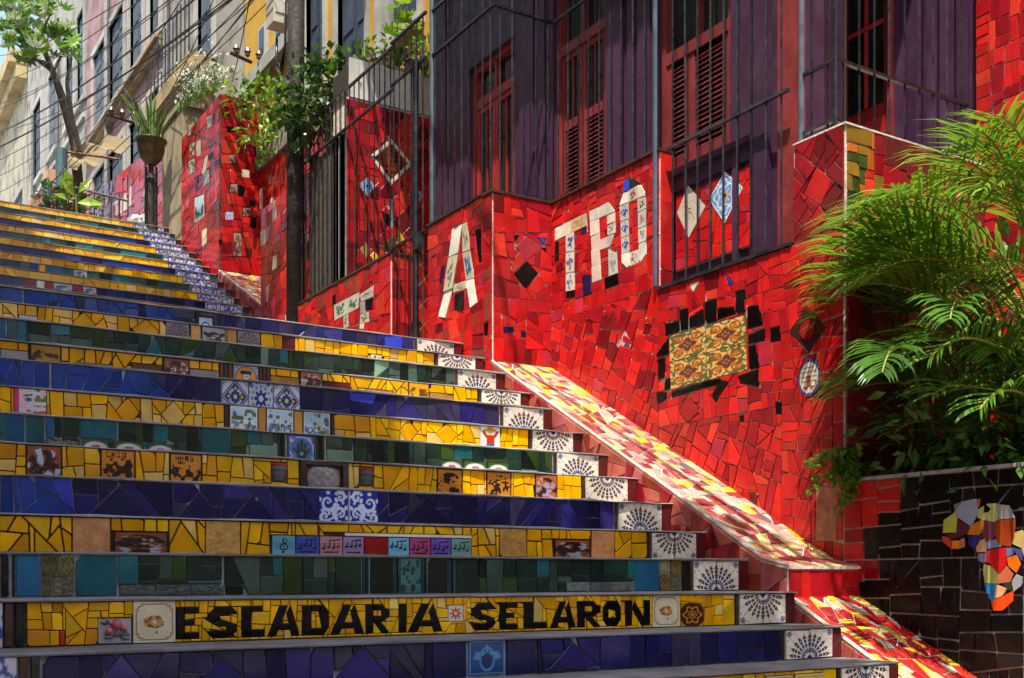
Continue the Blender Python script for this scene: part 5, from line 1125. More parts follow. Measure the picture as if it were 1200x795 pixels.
# recessed porch: doors and boards on the back wall
XB = 6.2
MB().box(XB, XB + .2, 3.0, 6.9, 2.3, 6.2).build('porch_back_wall', REDD, house)
def bx(name, X, pa, pb, z0, z1, d, m, parent=house): return MB().box(X - d, X - .001, Yat(pb, X), Yat(pa, X), z0, z1).build(name, m, parent)
dr = bx('porch_door', XB, 932, 968, 2.5, 5.4, .03, REDP); bx('pane', XB - .03, 935, 963, 3.05, 5.3, .008, GLASS, dr); bx('door_panel', XB - .03, 935, 946, 2.6, 2.95, .02, REDP, dr); bx('door_panel', XB - .03, 949, 963, 2.6, 2.95, .02, REDP, dr)
[bx('glazing_bar', XB - .04, 935, 963, z, z + .03, .01, REDP, dr) for z in (3.6, 4.15, 4.7)]; bx('door_frame', XB, 969, 992, 2.5, 5.4, .07, REDP)
dr = bx('porch_door', XB, 993, 1047, 2.5, 5.4, .03, REDP); bx('pane', XB - .03, 995, 1036, 3.22, 5.3, .008, GLASS, dr)
[bx('glazing_bar', XB - .04, 995, 1036, z, z + .03, .01, REDP, dr) for z in (3.75, 4.3)]; bx('glazing_bar', XB - .04, 1014, 1017, 3.22, 5.3, .012, REDP, dr)
for z0, z1 in ((2.98, 3.12), (2.56, 2.92)): bx('door_panel', XB - .03, 998, 1038, z0, z1, .02, REDP, dr)
bx('door_frame', XB, 1047.5, 1051, 2.5, 5.4, .07, REDD)
px = 1052
while px < 1144:
    w = 12.5; bx('board', XB, px, px + w - .8, 2.5, 6.19, .03 + R.uniform(0, .006), PURP); px += w
pp = MB(); pp.tube([(5.75, Yat(947, 5.75), 2.5), (5.75, Yat(947, 5.75), 6.1)], .028, 10); pp.box(5.70, 5.80, Yat(950, 5.75), Yat(944, 5.75), 3.05, 3.12); pp.box(5.70, 5.80, Yat(950, 5.75), Yat(944, 5.75), 4.25, 4.3)
tag(pp.build('drain_pipe', STEEL), 'grey steel downpipe in front of the dark porch door', 'pipe')
sw2 = thing('mosaic_wall', (6.3, 4, 2.5), 'bright red mosaic wall at the top right corner beside the purple boards', 'wall')
MB().box(6.08, 6.3, .8, 4.33, .3, 6.3).build('wall_core', GW, sw2)
mosaic(sw2, sw2, XS(6.08), [[(-4.33, 2.52), (-3.02, 2.52), (-3.02, 6.28), (-4.33, 6.28)], [(-4.27, .47), (-3.02, .47), (-3.02, 2.515), (-4.27, 2.515)], [(-3.015, .47), (-.82, .47), (-.82, 6.28), (-3.015, 6.28)]], 'red_tile', [RED[0], RED[4], RED[3], RED[1], RED[5], NAVY], .12, [4, 2, 4, 3, 2, .35], jit=.03, asp=.8, gap=.004)

# ================================================================== iron railings
def railing(label, path, z0s, z1, rails, sp=.115, post=None, grp='black iron railings on the mosaic parapets'):
    """path: list of (x, y); z0s: foot of the bars on each stretch"""
    t = thing('iron_railing', (path[0][0], path[0][1], z0s[0]), label, 'railing', grp)
    first = None
    for (a, c), z0 in zip(zip(path, path[1:]), z0s):
        L = math.hypot(c[0] - a[0], c[1] - a[1]); n = max(1, round(L / sp))
        d = ((c[0] - a[0]) / L, (c[1] - a[1]) / L)
        for z in rails:
            MB().add([(p[0] + s * d[1] * .013, p[1] - s * d[0] * .013, z + q) for p in (a, c) for s in (-1, 1) for q in (-.009, .009)], [(0, 1, 3, 2), (4, 6, 7, 5), (0, 4, 5, 1), (2, 3, 7, 6), (1, 5, 7, 3), (0, 2, 6, 4)]).build('rail', IRON, t)
        me = None
        for i in range(n):
            x, y = a[0] + d[0] * L * (i + .5) / n, a[1] + d[1] * L * (i + .5) / n
            if me is None: me = MB().tube([(x, y, z0), (x, y, z1)], .0068, 5).build('bar', IRON, t); m0 = (x, y)
            else:
                o = me.copy(); C.objects.link(o); o.parent = t; o.location = me.location + Vector((x - m0[0], y - m0[1], 0)); o.rotation_euler = (R.gauss(0, .0025), R.gauss(0, .0025), 0)
    for (x, y, za, zb, r, m) in post or []: MB().tube([(x, y, za), (x, y, zb)], r, 8).build('post', m, t)
    return t
railing('tall black iron railing on the wall beside the letter A, stepping round the corner', [(4.34, 8.19), (4.34, Y1 + .03), (XW + .03, Y1 + .03)], [2.89, 2.88], 5.3, [4.29, 4.66], .115, [(4.34, 8.19, 2.89, 5.5, .022, STEEL)])
railing('tall black iron railing over the letters TRO', [(XW + .03, Y1 + .03), (XW + .03, Yr)], [2.88], 5.3, [4.29, 4.68], .13, [(XW - .03, Yr + .01, 1.95, 5.5, .018, STEEL)])
railing('black iron railing in front of the tiled window apron', [(XW + .02, Yr - .05), (XW + .02, 4.72)], [1.945], 5.3, [2.86, 4.68], .118)
railing('black iron railing round the porch behind the palm', [(XW + .02, 4.60), (XW + .02, 4.37), (6.05, 4.37)], [2.52, 2.52], 5.3, [2.90, 2.56], .125, [(XW + .02, 4.62, 2.52, 5.3, .018, STEEL), (XW + .02, 4.37, 2.52, 5.3, .014, IRON)])
railing('black iron railing above the letters T and E, running up to the pole', [(4.34, 11.25), (4.34, 8.92)], [2.845], 4.66, [4.29, 4.66], .11)
g = railing('narrow black iron gate between the T E wall and the letter A', [(4.30, 8.88), (4.30, 8.22)], [1.84], 4.66, [2.86, 4.29, 4.66], .105, [(4.29, Yat(487, 4.29), 1.81, 4.32, .028, IRON)])
g.name = 'iron_gate'; g['category'] = 'gate'; del g['group']
MB().box(4.26, 4.32, Yat(487, 4.29) - .10, Yat(487, 4.29) - .03, 2.72, 2.86).build('lock', IRON, g)

# ================================================================== wooden pole, box and cables
plx = 4.30; ply = Yat(346, plx)
pole = thing('utility_pole', (plx, ply, 1.8), 'dark weathered wooden utility pole with a beige box high on it', 'pole')
PW = mat('tarred_wood', (.018, .014, .011), .75, .6, 7, bump=.7)
MB().tube([(plx, ply, 1.8), (plx + .005, ply, 5), (plx + .02, ply, 9.4)], [.098, .092, .085], 14).build('shaft', PW, pole, smooth=True)
mbx = mat('beige_metal_box', (.42, .38, .30), .5, .2, 4, dirt=.5)
q = Yat(333, plx)
MB().box(plx - .20, plx - .0, q - .22, q + .0, Zat(333, 40, plx), Zat(333, 40, plx) + .75).build('meter_box', mbx, pole)
MB().box(plx - .18, plx - .02, q - .229, q - .2205, Zat(333, 40, plx) + .1, Zat(333, 40, plx) + .65).build('box_door', mbx, pole)
zb = Zat(340, 45, plx)
for i in range(3):
    MB().tube([(plx - .12, q - .1, zb), (plx - .13, q - .12, zb - .25 - .05 * i), (plx - .09, q - .1 - .04 * i, zb - .33 - .04 * i), (plx - .07, q - .22, zb - .1), (plx - .08, q - .24, zb + .9)], .014, 6).build('conduit', IRON, pole, smooth=True)
MB().box(plx - .55, plx + .5, ply - .13, ply - .06, 8.3, 8.4).build('cross_arm', PW, pole)
wires = [(263, -30, -40, 168, 30), (300, -30, -40, 222, 30), (236, -30, -40, 128, 30), (322, -40, -40, 190, 24), (345, -60, -40, 205, 26), (215, -40, -40, 96, 34), (280, -60, -40, 142, 28), (360, -60, -30, 240, 28), (250, -60, 40, 238, 20), (335, -50, 60, 214, 18), (318, -30, 95, 225, 20), (190, -30, -40, 62, 30),
         (258, -20, 194, 118, 16.5), (296, -20, 272, 96, 14.5), (330, -40, 130, 180, 17), (345, -30, 205, 100, 16), (312, -40, 20, 150, 24)]
WM = mat('cable_sheath', (.02, .02, .022), .5, .3)
WLAB = ['thickest overhead cable, sagging past the snake plant to the left edge', 'overhead cable running just under the thickest one to the far left', 'overhead cable crossing the pink house windows', 'thick overhead cable, third up among those reaching the left edge', 'overhead cable sagging low towards the gate posts', 'overhead cable passing through the crown of the star leaved tree',
        'overhead cable crossing the middle of the pink and white houses', 'lowest overhead cable, just above the top steps', 'overhead cable ending near the broadleaf plant', 'overhead cable dropping behind the blue gate post', 'overhead cable ending beside the tree trunk foot', 'highest overhead cable, crossing the tree crown',
        'steep cable dropping behind the snake plant', 'short steep cable dropping to the bracket by the yellow house', 'steep cable dropping to the arm with three insulators', 'short cable across the tan balcony underside', 'cable crossing the dirty white house to the left edge']
for i, (a, ay, bq, by, Yb) in enumerate(wires):
    Ya = ply if i % 3 else 12.5
    ra, rb_ = ray(a, ay), ray(bq, by); p = Vector(ra) * (Ya / ra[1]); q = Vector(rb_) * (Yb / rb_[1]); L = (q - p).length
    pts = [p.lerp(q, t / 10) - Vector((0, 0, .018 * L * 4 * (t / 10) * (1 - t / 10))) for t in range(11)]
    w = tag(MB().tube(pts, .013 if i in (0, 3) else .0062, 5, cap=False).build('overhead_cable', WM), WLAB[i], 'cable', 'overhead cables strung along the street')
cp = [Vector((2.2, -9, 4.2)), Vector((3.2, -2, 3.2))] + [Vector((xx, yy, zz_)) + TOSUN * 5.0 for xx, yy, zz_ in ((4.66, 3.6, -.25), (4.62, 4.4, .10), (4.58, 5.2, .56), (4.54, 6.2, 1.09), (4.50, 7.1, 1.6))] + [Vector((3.7, 9.0, 7.4)), Vector((4.3, ply, 8.35))]
tag(MB().tube(cp, .026, 6, cap=False).build('overhead_cable', WM), 'thick cable overhead, seen only by the long shadow line it draws on the pale ramp', 'cable', 'overhead cables strung along the street')
def arm(px, py, Y, n, label, dx=.6):
    r = ray(px, py); p = Vector(r) * (Y / r[1]); t = thing('insulator_bracket', p, label, 'bracket')
    MB().tube([p, p + Vector((dx, 0, -.06))], .025, 6).build('arm', DKW, t)
    for i in range(n):
        c = p + Vector((.08 + .16 * i, 0, .0)); MB().lathe(c, [(.012, 0), (.035, .02), (.035, .06), (.05, .07), (.03, .12), (.0, .14)], 8).build('insulator', glaze('brown_porcelain', (.12, .06, .05)), t)
arm(124, 134, 17.5, 3, 'rusty iron arm with three brown insulators on the pink facade')
arm(270, 62, 14.9, 3, 'iron arm with insulators high beside the yellow house', .3)

# ================================================================== buildings up the street
def building(label, X, Y0, Y1_, z0, z1, wm, cols, rows, fm, sm, name='town_house', grp='old town houses along the right side of the steps', depth=6, tf=.14):
    t = thing(name, (X + depth / 2, (Y0 + Y1_) / 2, z0), label, 'house', grp)
    cols = sorted(cols); b = MB(); y = Y0
    for (a, c) in cols: b.box(X, X + .35, y, a, z0, z1); y = c
    b.box(X, X + .35, y, Y1_, z0, z1)
    for (a, c) in cols:
        z = z0
        for (za, zc) in rows: b.box(X + .0005, X + .35, a, c, z, za); z = zc
        b.box(X + .0005, X + .35, a, c, z, z1)
    b.box(X + .351, X + depth, Y0, Y1_, z0, z1 - .01)
    b.build('wall', wm, t)
    for (a, c) in cols:
        for (za, zc) in rows:
            f = tf; w = MB().box(X - .04, X + .1, a - f, a, za - f, zc + f).box(X - .04, X + .1, c, c + f, za - f, zc + f).box(X - .039, X + .099, a, c, zc, zc + f).box(X - .07, X + .099, a - f * 1.5, c + f * 1.5, za - f - .08, za - f + .05).build('window', fm, t)
            MB().box(X + .16, X + .17, a, c, za - f, zc).build('pane', GLASS, w)
            n = 2
            for i in range(n):
                yy = a + (c - a) * i / n; g2 = (c - a) / n - .03
                s = MB().box(X + .05, X + .09, yy + .01, yy + .01 + g2, za - f * .9, zc - .02)
                for j in range(4): zz = za + (zc - za) * (j + .15) / 4; s.box(X + .035, X + .049, yy + .06, yy + g2 - .04, zz, zz + (zc - za) * .18)
                s.build('shutter', sm, w)
    return t
plaster = lambda n, c, d=.5: mat(n, c, .85, .18, 1.6, bump=.3, dirt=d)
Xb = 5.35
tr_ = plaster('white_trim', (.38, .38, .37), .5); slate = mat('slate_blue_shutter', (.09, .12, .16), .6, .3, 4); dkb = mat('dark_blue_shutter', (.03, .045, .075), .4, .3, 5)
yc = lambda a, c: (Yat(c, Xb), Yat(a, Xb))
z85 = Zat(412, 88, Xb)
hb = building('ochre yellow town house with dark blue window leaves and pale trim behind the planter', Xb, 9.37, 15.9, 1.8, 10.2, plaster('ochre_plaster', (.50, .29, .03), .2), [yc(396, 430), yc(456, 492), yc(359, 381)], [(z85, z85 + 2.0)], tr_, dkb, tf=.075)
for a in (446,): MB().box(Xb - .08, Xb - .001, Yat(a + 4, Xb), Yat(a, Xb), 3, 9).build('pilaster', tr_, hb)
z_ = Zat(310, 95, Xb)
MB().box(Xb - .14, Xb - .001, Yat(352, Xb) + .01, 15.85, z_, z_ + .18).build('ledge', tr_, hb)
for a in (306, 326): MB().box(Xb - .05, Xb - .001, Yat(a + 9, Xb), Yat(a, Xb), z_ + .30, z_ + .75).build('window', tr_, hb)
for a in (308, 328): MB().box(Xb - .06, Xb - .051, Yat(a + 5, Xb), Yat(a, Xb), z_ + .35, z_ + .70).build('pane', GLASS, hb)
h2 = building('pale grey town house with a crumbling tan balcony underside', Xb, 16.0, 20.2, 4.5, 11.5, plaster('pale_grey_plaster', (.30, .28, .25), .9), [yc(232, 250)], [(8.3, 9.8)], tr_, slate)
tan = plaster('tan_plaster', (.36, .25, .13), .9)
zb2 = Zat(215, 84, 4.9)
bal = MB().add([(Xb, 17.3, zb2 - .35), (Xb, 19.7, zb2 - .35), (4.92, 19.7, zb2), (4.92, 17.3, zb2), (Xb, 17.3, zb2 + .25), (Xb, 19.7, zb2 + .25), (4.92, 19.7, zb2 + .25), (4.92, 17.3, zb2 + .25)], [(3, 2, 1, 0), (4, 5, 6, 7), (0, 4, 7, 3), (1, 2, 6, 5), (2, 3, 7, 6), (0, 1, 5, 4)]).build('balcony', tan, h2)
for y in (17.4, 18.4, 19.3): MB().add([(Xb, y, zb2 - .6), (Xb, y + .3, zb2 - .6), (4.98, y, zb2 - .05), (4.98, y + .3, zb2 - .05), (Xb, y, zb2 - .2), (Xb, y + .3, zb2 - .2)], [(0, 2, 3, 1), (0, 4, 2), (1, 3, 5), (2, 4, 5, 3), (0, 1, 5, 4)]).build('bracket', tan, bal)
for i in range(11): MB().box(4.94, 4.96, 17.35 + i * .23, 17.37 + i * .23, zb2 + .25, zb2 + 1.2).build('baluster', IRON, bal)
pk = plaster('faded_pink_plaster', (.34, .20, .20), .7)
h3 = building('faded pink town house with white window surrounds and slate shutters', Xb, 20.3, 27.0, 4.5, 14.0, pk, [yc(110, 124), yc(129, 146), yc(153, 168), yc(176, 188)], [(7.6, 8.9), (10.0, 11.6)], tr_, slate)
MB().box(Xb - .10, Xb - .001, 20.32, 26.95, 9.50, 9.62).box(Xb - .17, Xb - .001, 20.31, 26.97, 9.621, 9.68).build('ledge', tan, h3)
h4 = building('dirty white town house with small peach balconies far up the steps', Xb, 27.1, 35.3, 4.5, 15.5, plaster('dirty_white_plaster', (.31, .30, .27), 1.), [yc(40, 49), yc(58, 67), yc(78, 87), yc(91, 99)], [(7.0, 8.6), (11.2, 13.2)], tr_, slate)
for a in (56, 76): MB().add([(Xb, Yat(a, Xb) - .3, 9.1), (Xb, Yat(a, Xb) + .5, 9.1), (Xb - .45, Yat(a, Xb) + .5, 9.8), (Xb - .45, Yat(a, Xb) - .3, 9.8), (Xb, Yat(a, Xb) - .3, 10.), (Xb, Yat(a, Xb) + .5, 10.), (Xb - .45, Yat(a, Xb) + .5, 10.), (Xb - .45, Yat(a, Xb) - .3, 10.)], [(3, 2, 1, 0), (4, 5, 6, 7), (0, 4, 7, 3), (1, 2, 6, 5), (2, 3, 7, 6), (0, 1, 5, 4)]).build('balcony', plaster('peach_plaster', (.44, .24, .14), .6), h4)
h5 = building('cream town house with a rounded yellow cornice at the far left', Xb, 35.5, 44, 4.5, 15.3, plaster('cream_plaster', (.36, .32, .24), .8), [yc(4, 12), yc(18, 28)], [(9.0, 11.6)], tr_, slate)
MB().box(Xb - .5, Xb - .001, 35.4, 44.1, 15.0, 15.4).box(Xb - .3, Xb - .001, 35.42, 44.0, 14.6, 14.99).build('cornice', plaster('yellow_cornice', (.42, .33, .16), .5), h5)

for z in (6.9, 8.9, 10.6): MB().box(Xb - .06, Xb - .001, 27.15, 35.2, z, z + .12).build('string_course', tr_, h4)
for z in (7.0, 11.0): MB().box(Xb - .07, Xb - .001, 16.05, 20.15, z, z + .14).build('string_course', tr_, h2)
for hh, y in ((h3, 24.6), (h4, 30.2), (h4, 33.9), (h2, 19.9)): MB().tube([(Xb - .08, y, 5.1), (Xb - .08, y, 13)], .05, 6).build('drain_pipe', mat('old_zinc', (.18, .18, .18), .6, .4), hh)
# planter on the diamond wall
pl = thing('planter_box', (5, 10.1, 4.63), 'white boarded planter box on top of the diamond wall', 'planter')
wh = mat('white_painted_board', (.62, .62, .60), .6, .15, 6, dirt=.4)
for i in range(12): MB().box(4.40 + i * .098, 4.40 + i * .098 + .092, 9.985, 10.02, 4.625, 5.0 + R.uniform(-.01, .01)).build('board', wh, pl)
MB().box(4.40, 5.57, 10.021, 10.4, 4.625, 4.95).build('soil_box', mat('dark_soil', (.03, .022, .015), .95, .3, 20), pl)

# far gate: blue posts, rod, tan awning
gt = thing('street_gate', (4.2, 19, 5.07), 'blue painted metal gate posts with a thin rail at the head of the steps', 'gate')
bl2 = mat('blue_grey_paint', (.08, .16, .20), .5, .3, 5)
for a, py, r in ((72, 175, .09), (55, 213, .07)):
    Y = 19.; x, z = onY(a, py, Y); MB().tube([(x, Y, 4.9), (x, Y, z)], r, 8).build('post', bl2, gt)
x0, z0 = onY(60, 213, 19); x1, z1 = onY(150, 236, 19)
MB().tube([(x0, 19, z0), (x1, 19, z0 - .1)], .02, 6).build('rail', bl2, gt)
for i in range(10): x = x0 + (x1 - x0) * i / 9; MB().tube([(x, 19, 4.9), (x, 19, z0)], .012, 5).build('bar', IRON, gt)
x0, z0 = onY(75, 178, 19); x1, z1 = onY(140, 187, 19); MB().tube([(x0, 19, z0), (x1, 19, z1)], .02, 6).build('rail', mat('rusty_iron', (.16, .07, .04), .8, .4, 9), gt)
aw = thing('awning', (4.2, 21, 6.9), 'sagging tan mesh awning above the far red wall', 'awning')
V = []; n = 12
for j in range(5):
    for i in range(n + 1):
        Y = 20.5 + j * .5; px_, py_ = 90 + i * 5.2, 200 - i * 2.6 - j * 5
        x, z = onY(px_, py_, 20.5); V.append((x, Y, z + .10 * math.sin(i * 1.1) + j * .12))
MB().add(V, [(j * (n + 1) + i, j * (n + 1) + i + 1, (j + 1) * (n + 1) + i + 1, (j + 1) * (n + 1) + i) for j in range(4) for i in range(n)]).build('canopy', mat('tan_mesh_cloth', (.28, .22, .12), .8, .4, 30, trans=.3), aw)

# ================================================================== plants
def leafm(n, c, tr=.35, rough=.35): return mat('leaf_' + n, c, rough, .25, 5., trans=tr, bump=.1)
LB, LM, LD, LY = leafm('bright', (.14, .30, .02)), leafm('mid', (.08, .19, .022)), leafm('dark', (.035, .09, .02), .25), leafm('yellow_green', (.24, .38, .03))
STEM = mat('green_stem', (.10, .14, .04), .6, .3); BARK = mat('bark', (.10, .075, .055), .85, .4, 12, bump=.8)
def leaf(b, p, d, up, L, w, mi=0, fold=.25, droop=.15):
    """one folded pointed leaf from p along d"""
    d = d.normalized(); s = d.cross(up)
    if s.length < .05: s = d.cross(Vector((1, .3, 0)))
    s.normalize(); u = s.cross(d)
    m = p + d * L * .45; t = p + d * L - u * L * droop
    V = [p, m + s * w + u * w * fold, t, m - s * w + u * w * fold, m]
    b.add(V, [(0, 4, 1), (1, 4, 2), (0, 3, 4), (3, 2, 4)], mi)
def rv(s=1.): return Vector((R.gauss(0, s), R.gauss(0, s), R.gauss(0, s)))
def cloud(b, c, rad, n, L, nm=3, flat=.6, w=.33, down=.0):
    for _ in range(n):
        o = rv(.5); o = o if o.length < 1.1 else o.normalized(); o = Vector((o.x * rad[0], o.y * rad[1], o.z * rad[2]))
        d = (o.normalized() + rv(.6) + Vector((0, 0, -down))); l = L * R.uniform(.6, 1.25)
        leaf(b, Vector(c) + o, d, Vector((0, 0, 1)) + rv(.5), l, l * w, R.randrange(nm), .2, R.uniform(0, .3))
def at(px, py, Y): r = ray(px, py); return Vector(r) * (Y / r[1])

# areca palm in the planter
R.seed(5)
palm = thing('areca_palm', (5.5, 3.6, .5), 'big clumping palm with arching feathery fronds spilling over the black planter wall', 'palm')
def frond(base, az, lift, Lp, Lb, droop, ll, mats, depth_=0):
    """a bare petiole, then a blade of paired leaflets along an arching rib"""
    hd = Vector((math.cos(az), math.sin(az), 0)); th = lift; p = Vector(base); pts = [p.copy()]; n = 16; tot = Lp + Lb
    for i in range(n):
        s = (i + 1) / n; th = lift - droop * s ** 1.7; p = p + (hd * math.cos(th) + Vector((0, 0, math.sin(th)))) * tot / n; pts.append(p.copy())
    if depth_ < 5 and any(p.x < 5.5 and (proj(p)[0] < 962 or proj(p)[1] < 60 or (proj(p)[1] < 260 - (proj(p)[0] - 990) * .9) or (proj(p)[1] > 520)) for p in pts[8:]): return frond(base, az + R.gauss(0, .1), lift + .03, Lp * .86, Lb * .88, droop, ll, mats, depth_ + 1)
    b = MB(); b.tube(pts, [.011 * (1 - .8 * i / n) + .002 for i in range(n + 1)], 5, 0)
    m = 22; side = hd.cross(Vector((0, 0, 1)))
    for i in range(m):
        s = Lp / tot + (1 - Lp / tot) * (i + .5) / m; k = min(int(s * n), n - 1); f = s * n - k; q = pts[k].lerp(pts[k + 1], f); t = (pts[k + 1] - pts[k]).normalized()
        e = (i + .5) / m; l = 1.2 * ll * math.sin(math.pi * (.12 + .80 * e)) ** .7 * R.uniform(.88, 1.1); up = side.cross(t).normalized()
        for sg in (-1, 1):
            d = (t * (.75 + .7 * e) + side * sg * (1.05 - .35 * e) + up * .35 + rv(.06)).normalized(); dr = Vector((0, 0, -1))
            p0 = q; p1 = q + d * l * .45; d2 = (d + dr * .22).normalized(); p2 = p1 + d2 * l * .33; d3 = (d2 + dr * .35).normalized(); p3 = p2 + d3 * l * .28
            wv = t.cross(d).normalized().cross(d).normalized() * -1; wv = (t - d * t.dot(d)).normalized(); w = .0055 + .0105 * l
            mi = 1 if R.random() < .8 else 2
            b.add([p0 - wv * w * .4, p0 + wv * w * .4, p1 - wv * w, p1 + wv * w, p2 - wv * w * .75, p2 + wv * w * .75, p3], [(0, 1, 3, 2), (2, 3, 5, 4), (4, 5, 6)], mi)
    return b.build('frond', mats, palm)
PG, PM, PD = leafm('palm_bright', (.15, .30, .03), .4, .2), leafm('palm', (.085, .21, .03), .35, .2), leafm('palm_dark', (.055, .15, .02), .3, .2)
RIB = mat('palm_rib', (.26, .28, .04), .5, .2)
fr_ = [  # azimuth (deg), lift, petiole, blade, droop, leaflet
 (172, 66, 1.0, .95, 95, .34), (160, 72, 1.2, .9, 100, .33), (186, 58, .8, .9, 90, .32), (200, 70, 1.1, .9, 100, .30), (150, 60, .8, .9, 80, .32), (178, 80, 1.35, .9, 115, .32), (215, 62, .8, .85, 90, .30), (230, 74, 1.0, .8, 100, .30), (140, 76, 1.3, .85, 100, .3),
 (165, 45, .6, .8, 70, .28), (190, 40, .5, .8, 70, .28), (205, 48, .6, .75, 80, .28), (220, 38, .45, .7, 70, .26), (240, 50, .6, .7, 80, .26), (175, 30, .4, .75, 60, .26), (155, 34, .5, .7, 60, .26), (250, 66, .9, .8, 90, .28), (195, 76, 1.25, .8, 105, .3), (182, 50, .5, .7, 95, .26), (168, 56, .7, .7, 105, .26)]
for i, (az, li, lp, lb, dr, ll) in enumerate(fr_):
    az = math.radians(az + R.gauss(0, 9)); c = (5.68 + R.uniform(-.16, .3), 3.62 + R.uniform(-.35, .3), .5)
    k = R.uniform(.66, .92)
    frond(c, az, math.radians(li + R.gauss(0, 5)), lp * k, lb * k, math.radians(dr), ll, [RIB, PG, LY] if li > 63 else ([RIB, PM, PG] if li > 45 else [RIB, PD, PM]))
for az, li, lp, lb, dr, ll in ((120, 80, 1.5, .8, 85, .32), (95, 78, 1.7, .8, 80, .34), (150, 82, 1.6, .8, 100, .32), (175, 84, 1.45, .8, 110, .34), (110, 70, 1.2, .9, 80, .32), (200, 82, 1.5, .8, 110, .32), (135, 76, 1.8, .8, 80, .34), (165, 78, 1.2, .85, 112, .34)) * 2:
    frond((5.66 + R.uniform(-.2, .2), 3.5 + R.uniform(-.2, .2), .5), math.radians(az), math.radians(li), lp, lb, math.radians(dr), ll, [RIB, PG, LY])
for i in range(14):
    frond((5.45 + R.uniform(-.12, .2), 3.55 + R.uniform(-.2, .25), .5), math.radians(R.uniform(110, 215)), math.radians(R.uniform(80, 87)), R.uniform(1.2, 1.75), R.uniform(.7, .9), math.radians(R.uniform(80, 105)), .36, [RIB, PG, LY])
for i in range(30):
    frond((5.68 + R.uniform(-.4, .5), 3.6 + R.uniform(-.6, .5), .5 + R.uniform(0, .2)), R.uniform(0, 6.28), math.radians(R.uniform(35, 80)), R.uniform(.3, 1.1), R.uniform(.5, .8), math.radians(R.uniform(60, 110)), .26, [RIB, PM, PD])
for i in range(9):
    x, y = 5.6 + R.uniform(-.3, .3), 3.6 + R.uniform(-.4, .4); MB().tube([(x, y, .45), (x + R.gauss(0, .1), y + R.gauss(0, .1), 1.5)], [.022, .014], 7).build('cane', mat('palm_cane', (.16, .17, .06), .5, .3), palm)
MB().box(5.012, 6.6, 1.0, 4.24, -1.6, .46).build('planter_soil', mat('dark_soil', (.03, .022, .015), .95, .3, 20), bk)
us = thing('fern_undergrowth', (5.2, 3.6, .5), 'dense dark leafy undergrowth at the foot of the palm', 'shrub')
b = MB(); cloud(b, (5.25, 3.75, .75), (.55, .75, .5), 700, .11, 3, w=.2); cloud(b, (5.5, 3.4, 1.1), (.6, .9, .9), 800, .12, 3, w=.2); cloud(b, (5.05, 3.4, .60), (.25, 1., .18), 420, .10, 3, w=.2, down=.5)
b.build('foliage', [LM, PD, LM], us)
# little flowering shrub hanging over the ramp
fs = thing('flowering_shrub', (4.9, 4.2, .5), 'small leafy branch with pink flowers hanging before the red wall by the ramp', 'shrub')
b = MB(); base = Vector((4.98, 4.16, .52))
tips = [at(945, 545, 4.42), at(955, 572, 4.38), at(985, 600, 4.25), at(1000, 580, 4.22), at(968, 540, 4.32), at(990, 535, 4.3), at(975, 560, 4.32), at(1005, 560, 4.2)]
for t_ in tips:
    t_.x = min(t_.x, 4.80); md = base.lerp(t_, .5) + Vector((-.04, 0, .07)); MB().tube([base, md, t_], [.006, .004, .002], 5).build('stem', STEM, fs)
    for s in range(26):
        q = md.lerp(t_, R.uniform(-.4, 1.)) + rv(.018); q.x = min(q.x, 4.82); leaf(b, q, Vector((-.5, R.gauss(0, 1), R.gauss(0, 1))), Vector((0, 0, 1)) + rv(.5), R.uniform(.04, .08), .024, R.randrange(3))
b.build('foliage', [LB, LM, LB], fs)
fl_ = leafm('pink_petal', (.55, .10, .14)); 
for t_ in tips[:4]:
    b = MB()
    for i in range(6): a = i * 1.05; leaf(b, t_, Vector((-.3, math.cos(a), math.sin(a))), Vector((-1, 0, 0)), .03, .010, 0)
    b.build('flower', fl_, fs)

# creeper on the corner block, dark vine by the pole, planter flowers, white flowering grass
cr_ = thing('creeper', (4.9, 14, 6.1), 'bright green creeper tumbling from the tall red corner block', 'creeper')
b = MB()
for (px_, py_, Y, n, rr) in ((285, 105, 14.1, 60, .22), (300, 118, 14.0, 90, .28), (315, 112, 13.7, 80, .28), (328, 125, 13.5, 70, .28), (318, 142, 13.6, 80, .26), (300, 150, 13.9, 60, .2), (290, 165, 13.95, 30, .14), (312, 172, 13.7, 34, .16), (278, 118, 14.0, 40, .16), (330, 160, 13.4, 40, .2), (306, 182, 13.8, 14, .1), (333, 108, 13.4, 50, .25)):
    cloud(b, at(px_, py_, Y - .12), (rr, rr, rr), int(n * .62), .105, 3, w=.34)
b.build('foliage', [LB, LY, LM], cr_)
for a in ((285, 100), (300, 112), (320, 120)): MB().tube([at(a[0], a[1], 14.0), at(a[0] + 8, a[1] + 40, 13.9), at(a[0] + 2, a[1] + 75, 13.8)], [.02, .012, .006], 5).build('stem', STEM, cr_)
vn = thing('dark_vine', (4.4, 11, 4.3), 'dark glossy vine massed on the railing beside the pole', 'vine')
b = MB()
for (px_, py_, n, rr) in ((358, 120, 170, .3), (372, 100, 170, .3), (385, 85, 110, .24), (350, 140, 130, .28), (372, 130, 130, .28), (392, 108, 70, .2), (382, 68, 40, .14), (362, 150, 70, .22), (410, 90, 30, .14), (355, 100, 110, .25)): cloud(b, at(px_, py_, 10.8), (rr, rr * 1.2, rr), int(n * .62), .105, 3, w=.34)
b.build('foliage', [LD, LM, LD], vn)
MB().tube([at(360, 190, 10.9), at(362, 140, 10.9), at(378, 90, 10.8)], [.03, .025, .012], 6).build('stem', BARK, vn)
pf = thing('planter_flowers', (5, 10.2, 4.9), 'light green bushes with tiny pink flowers in the white planter box', 'shrub')
b = MB(); f = MB()
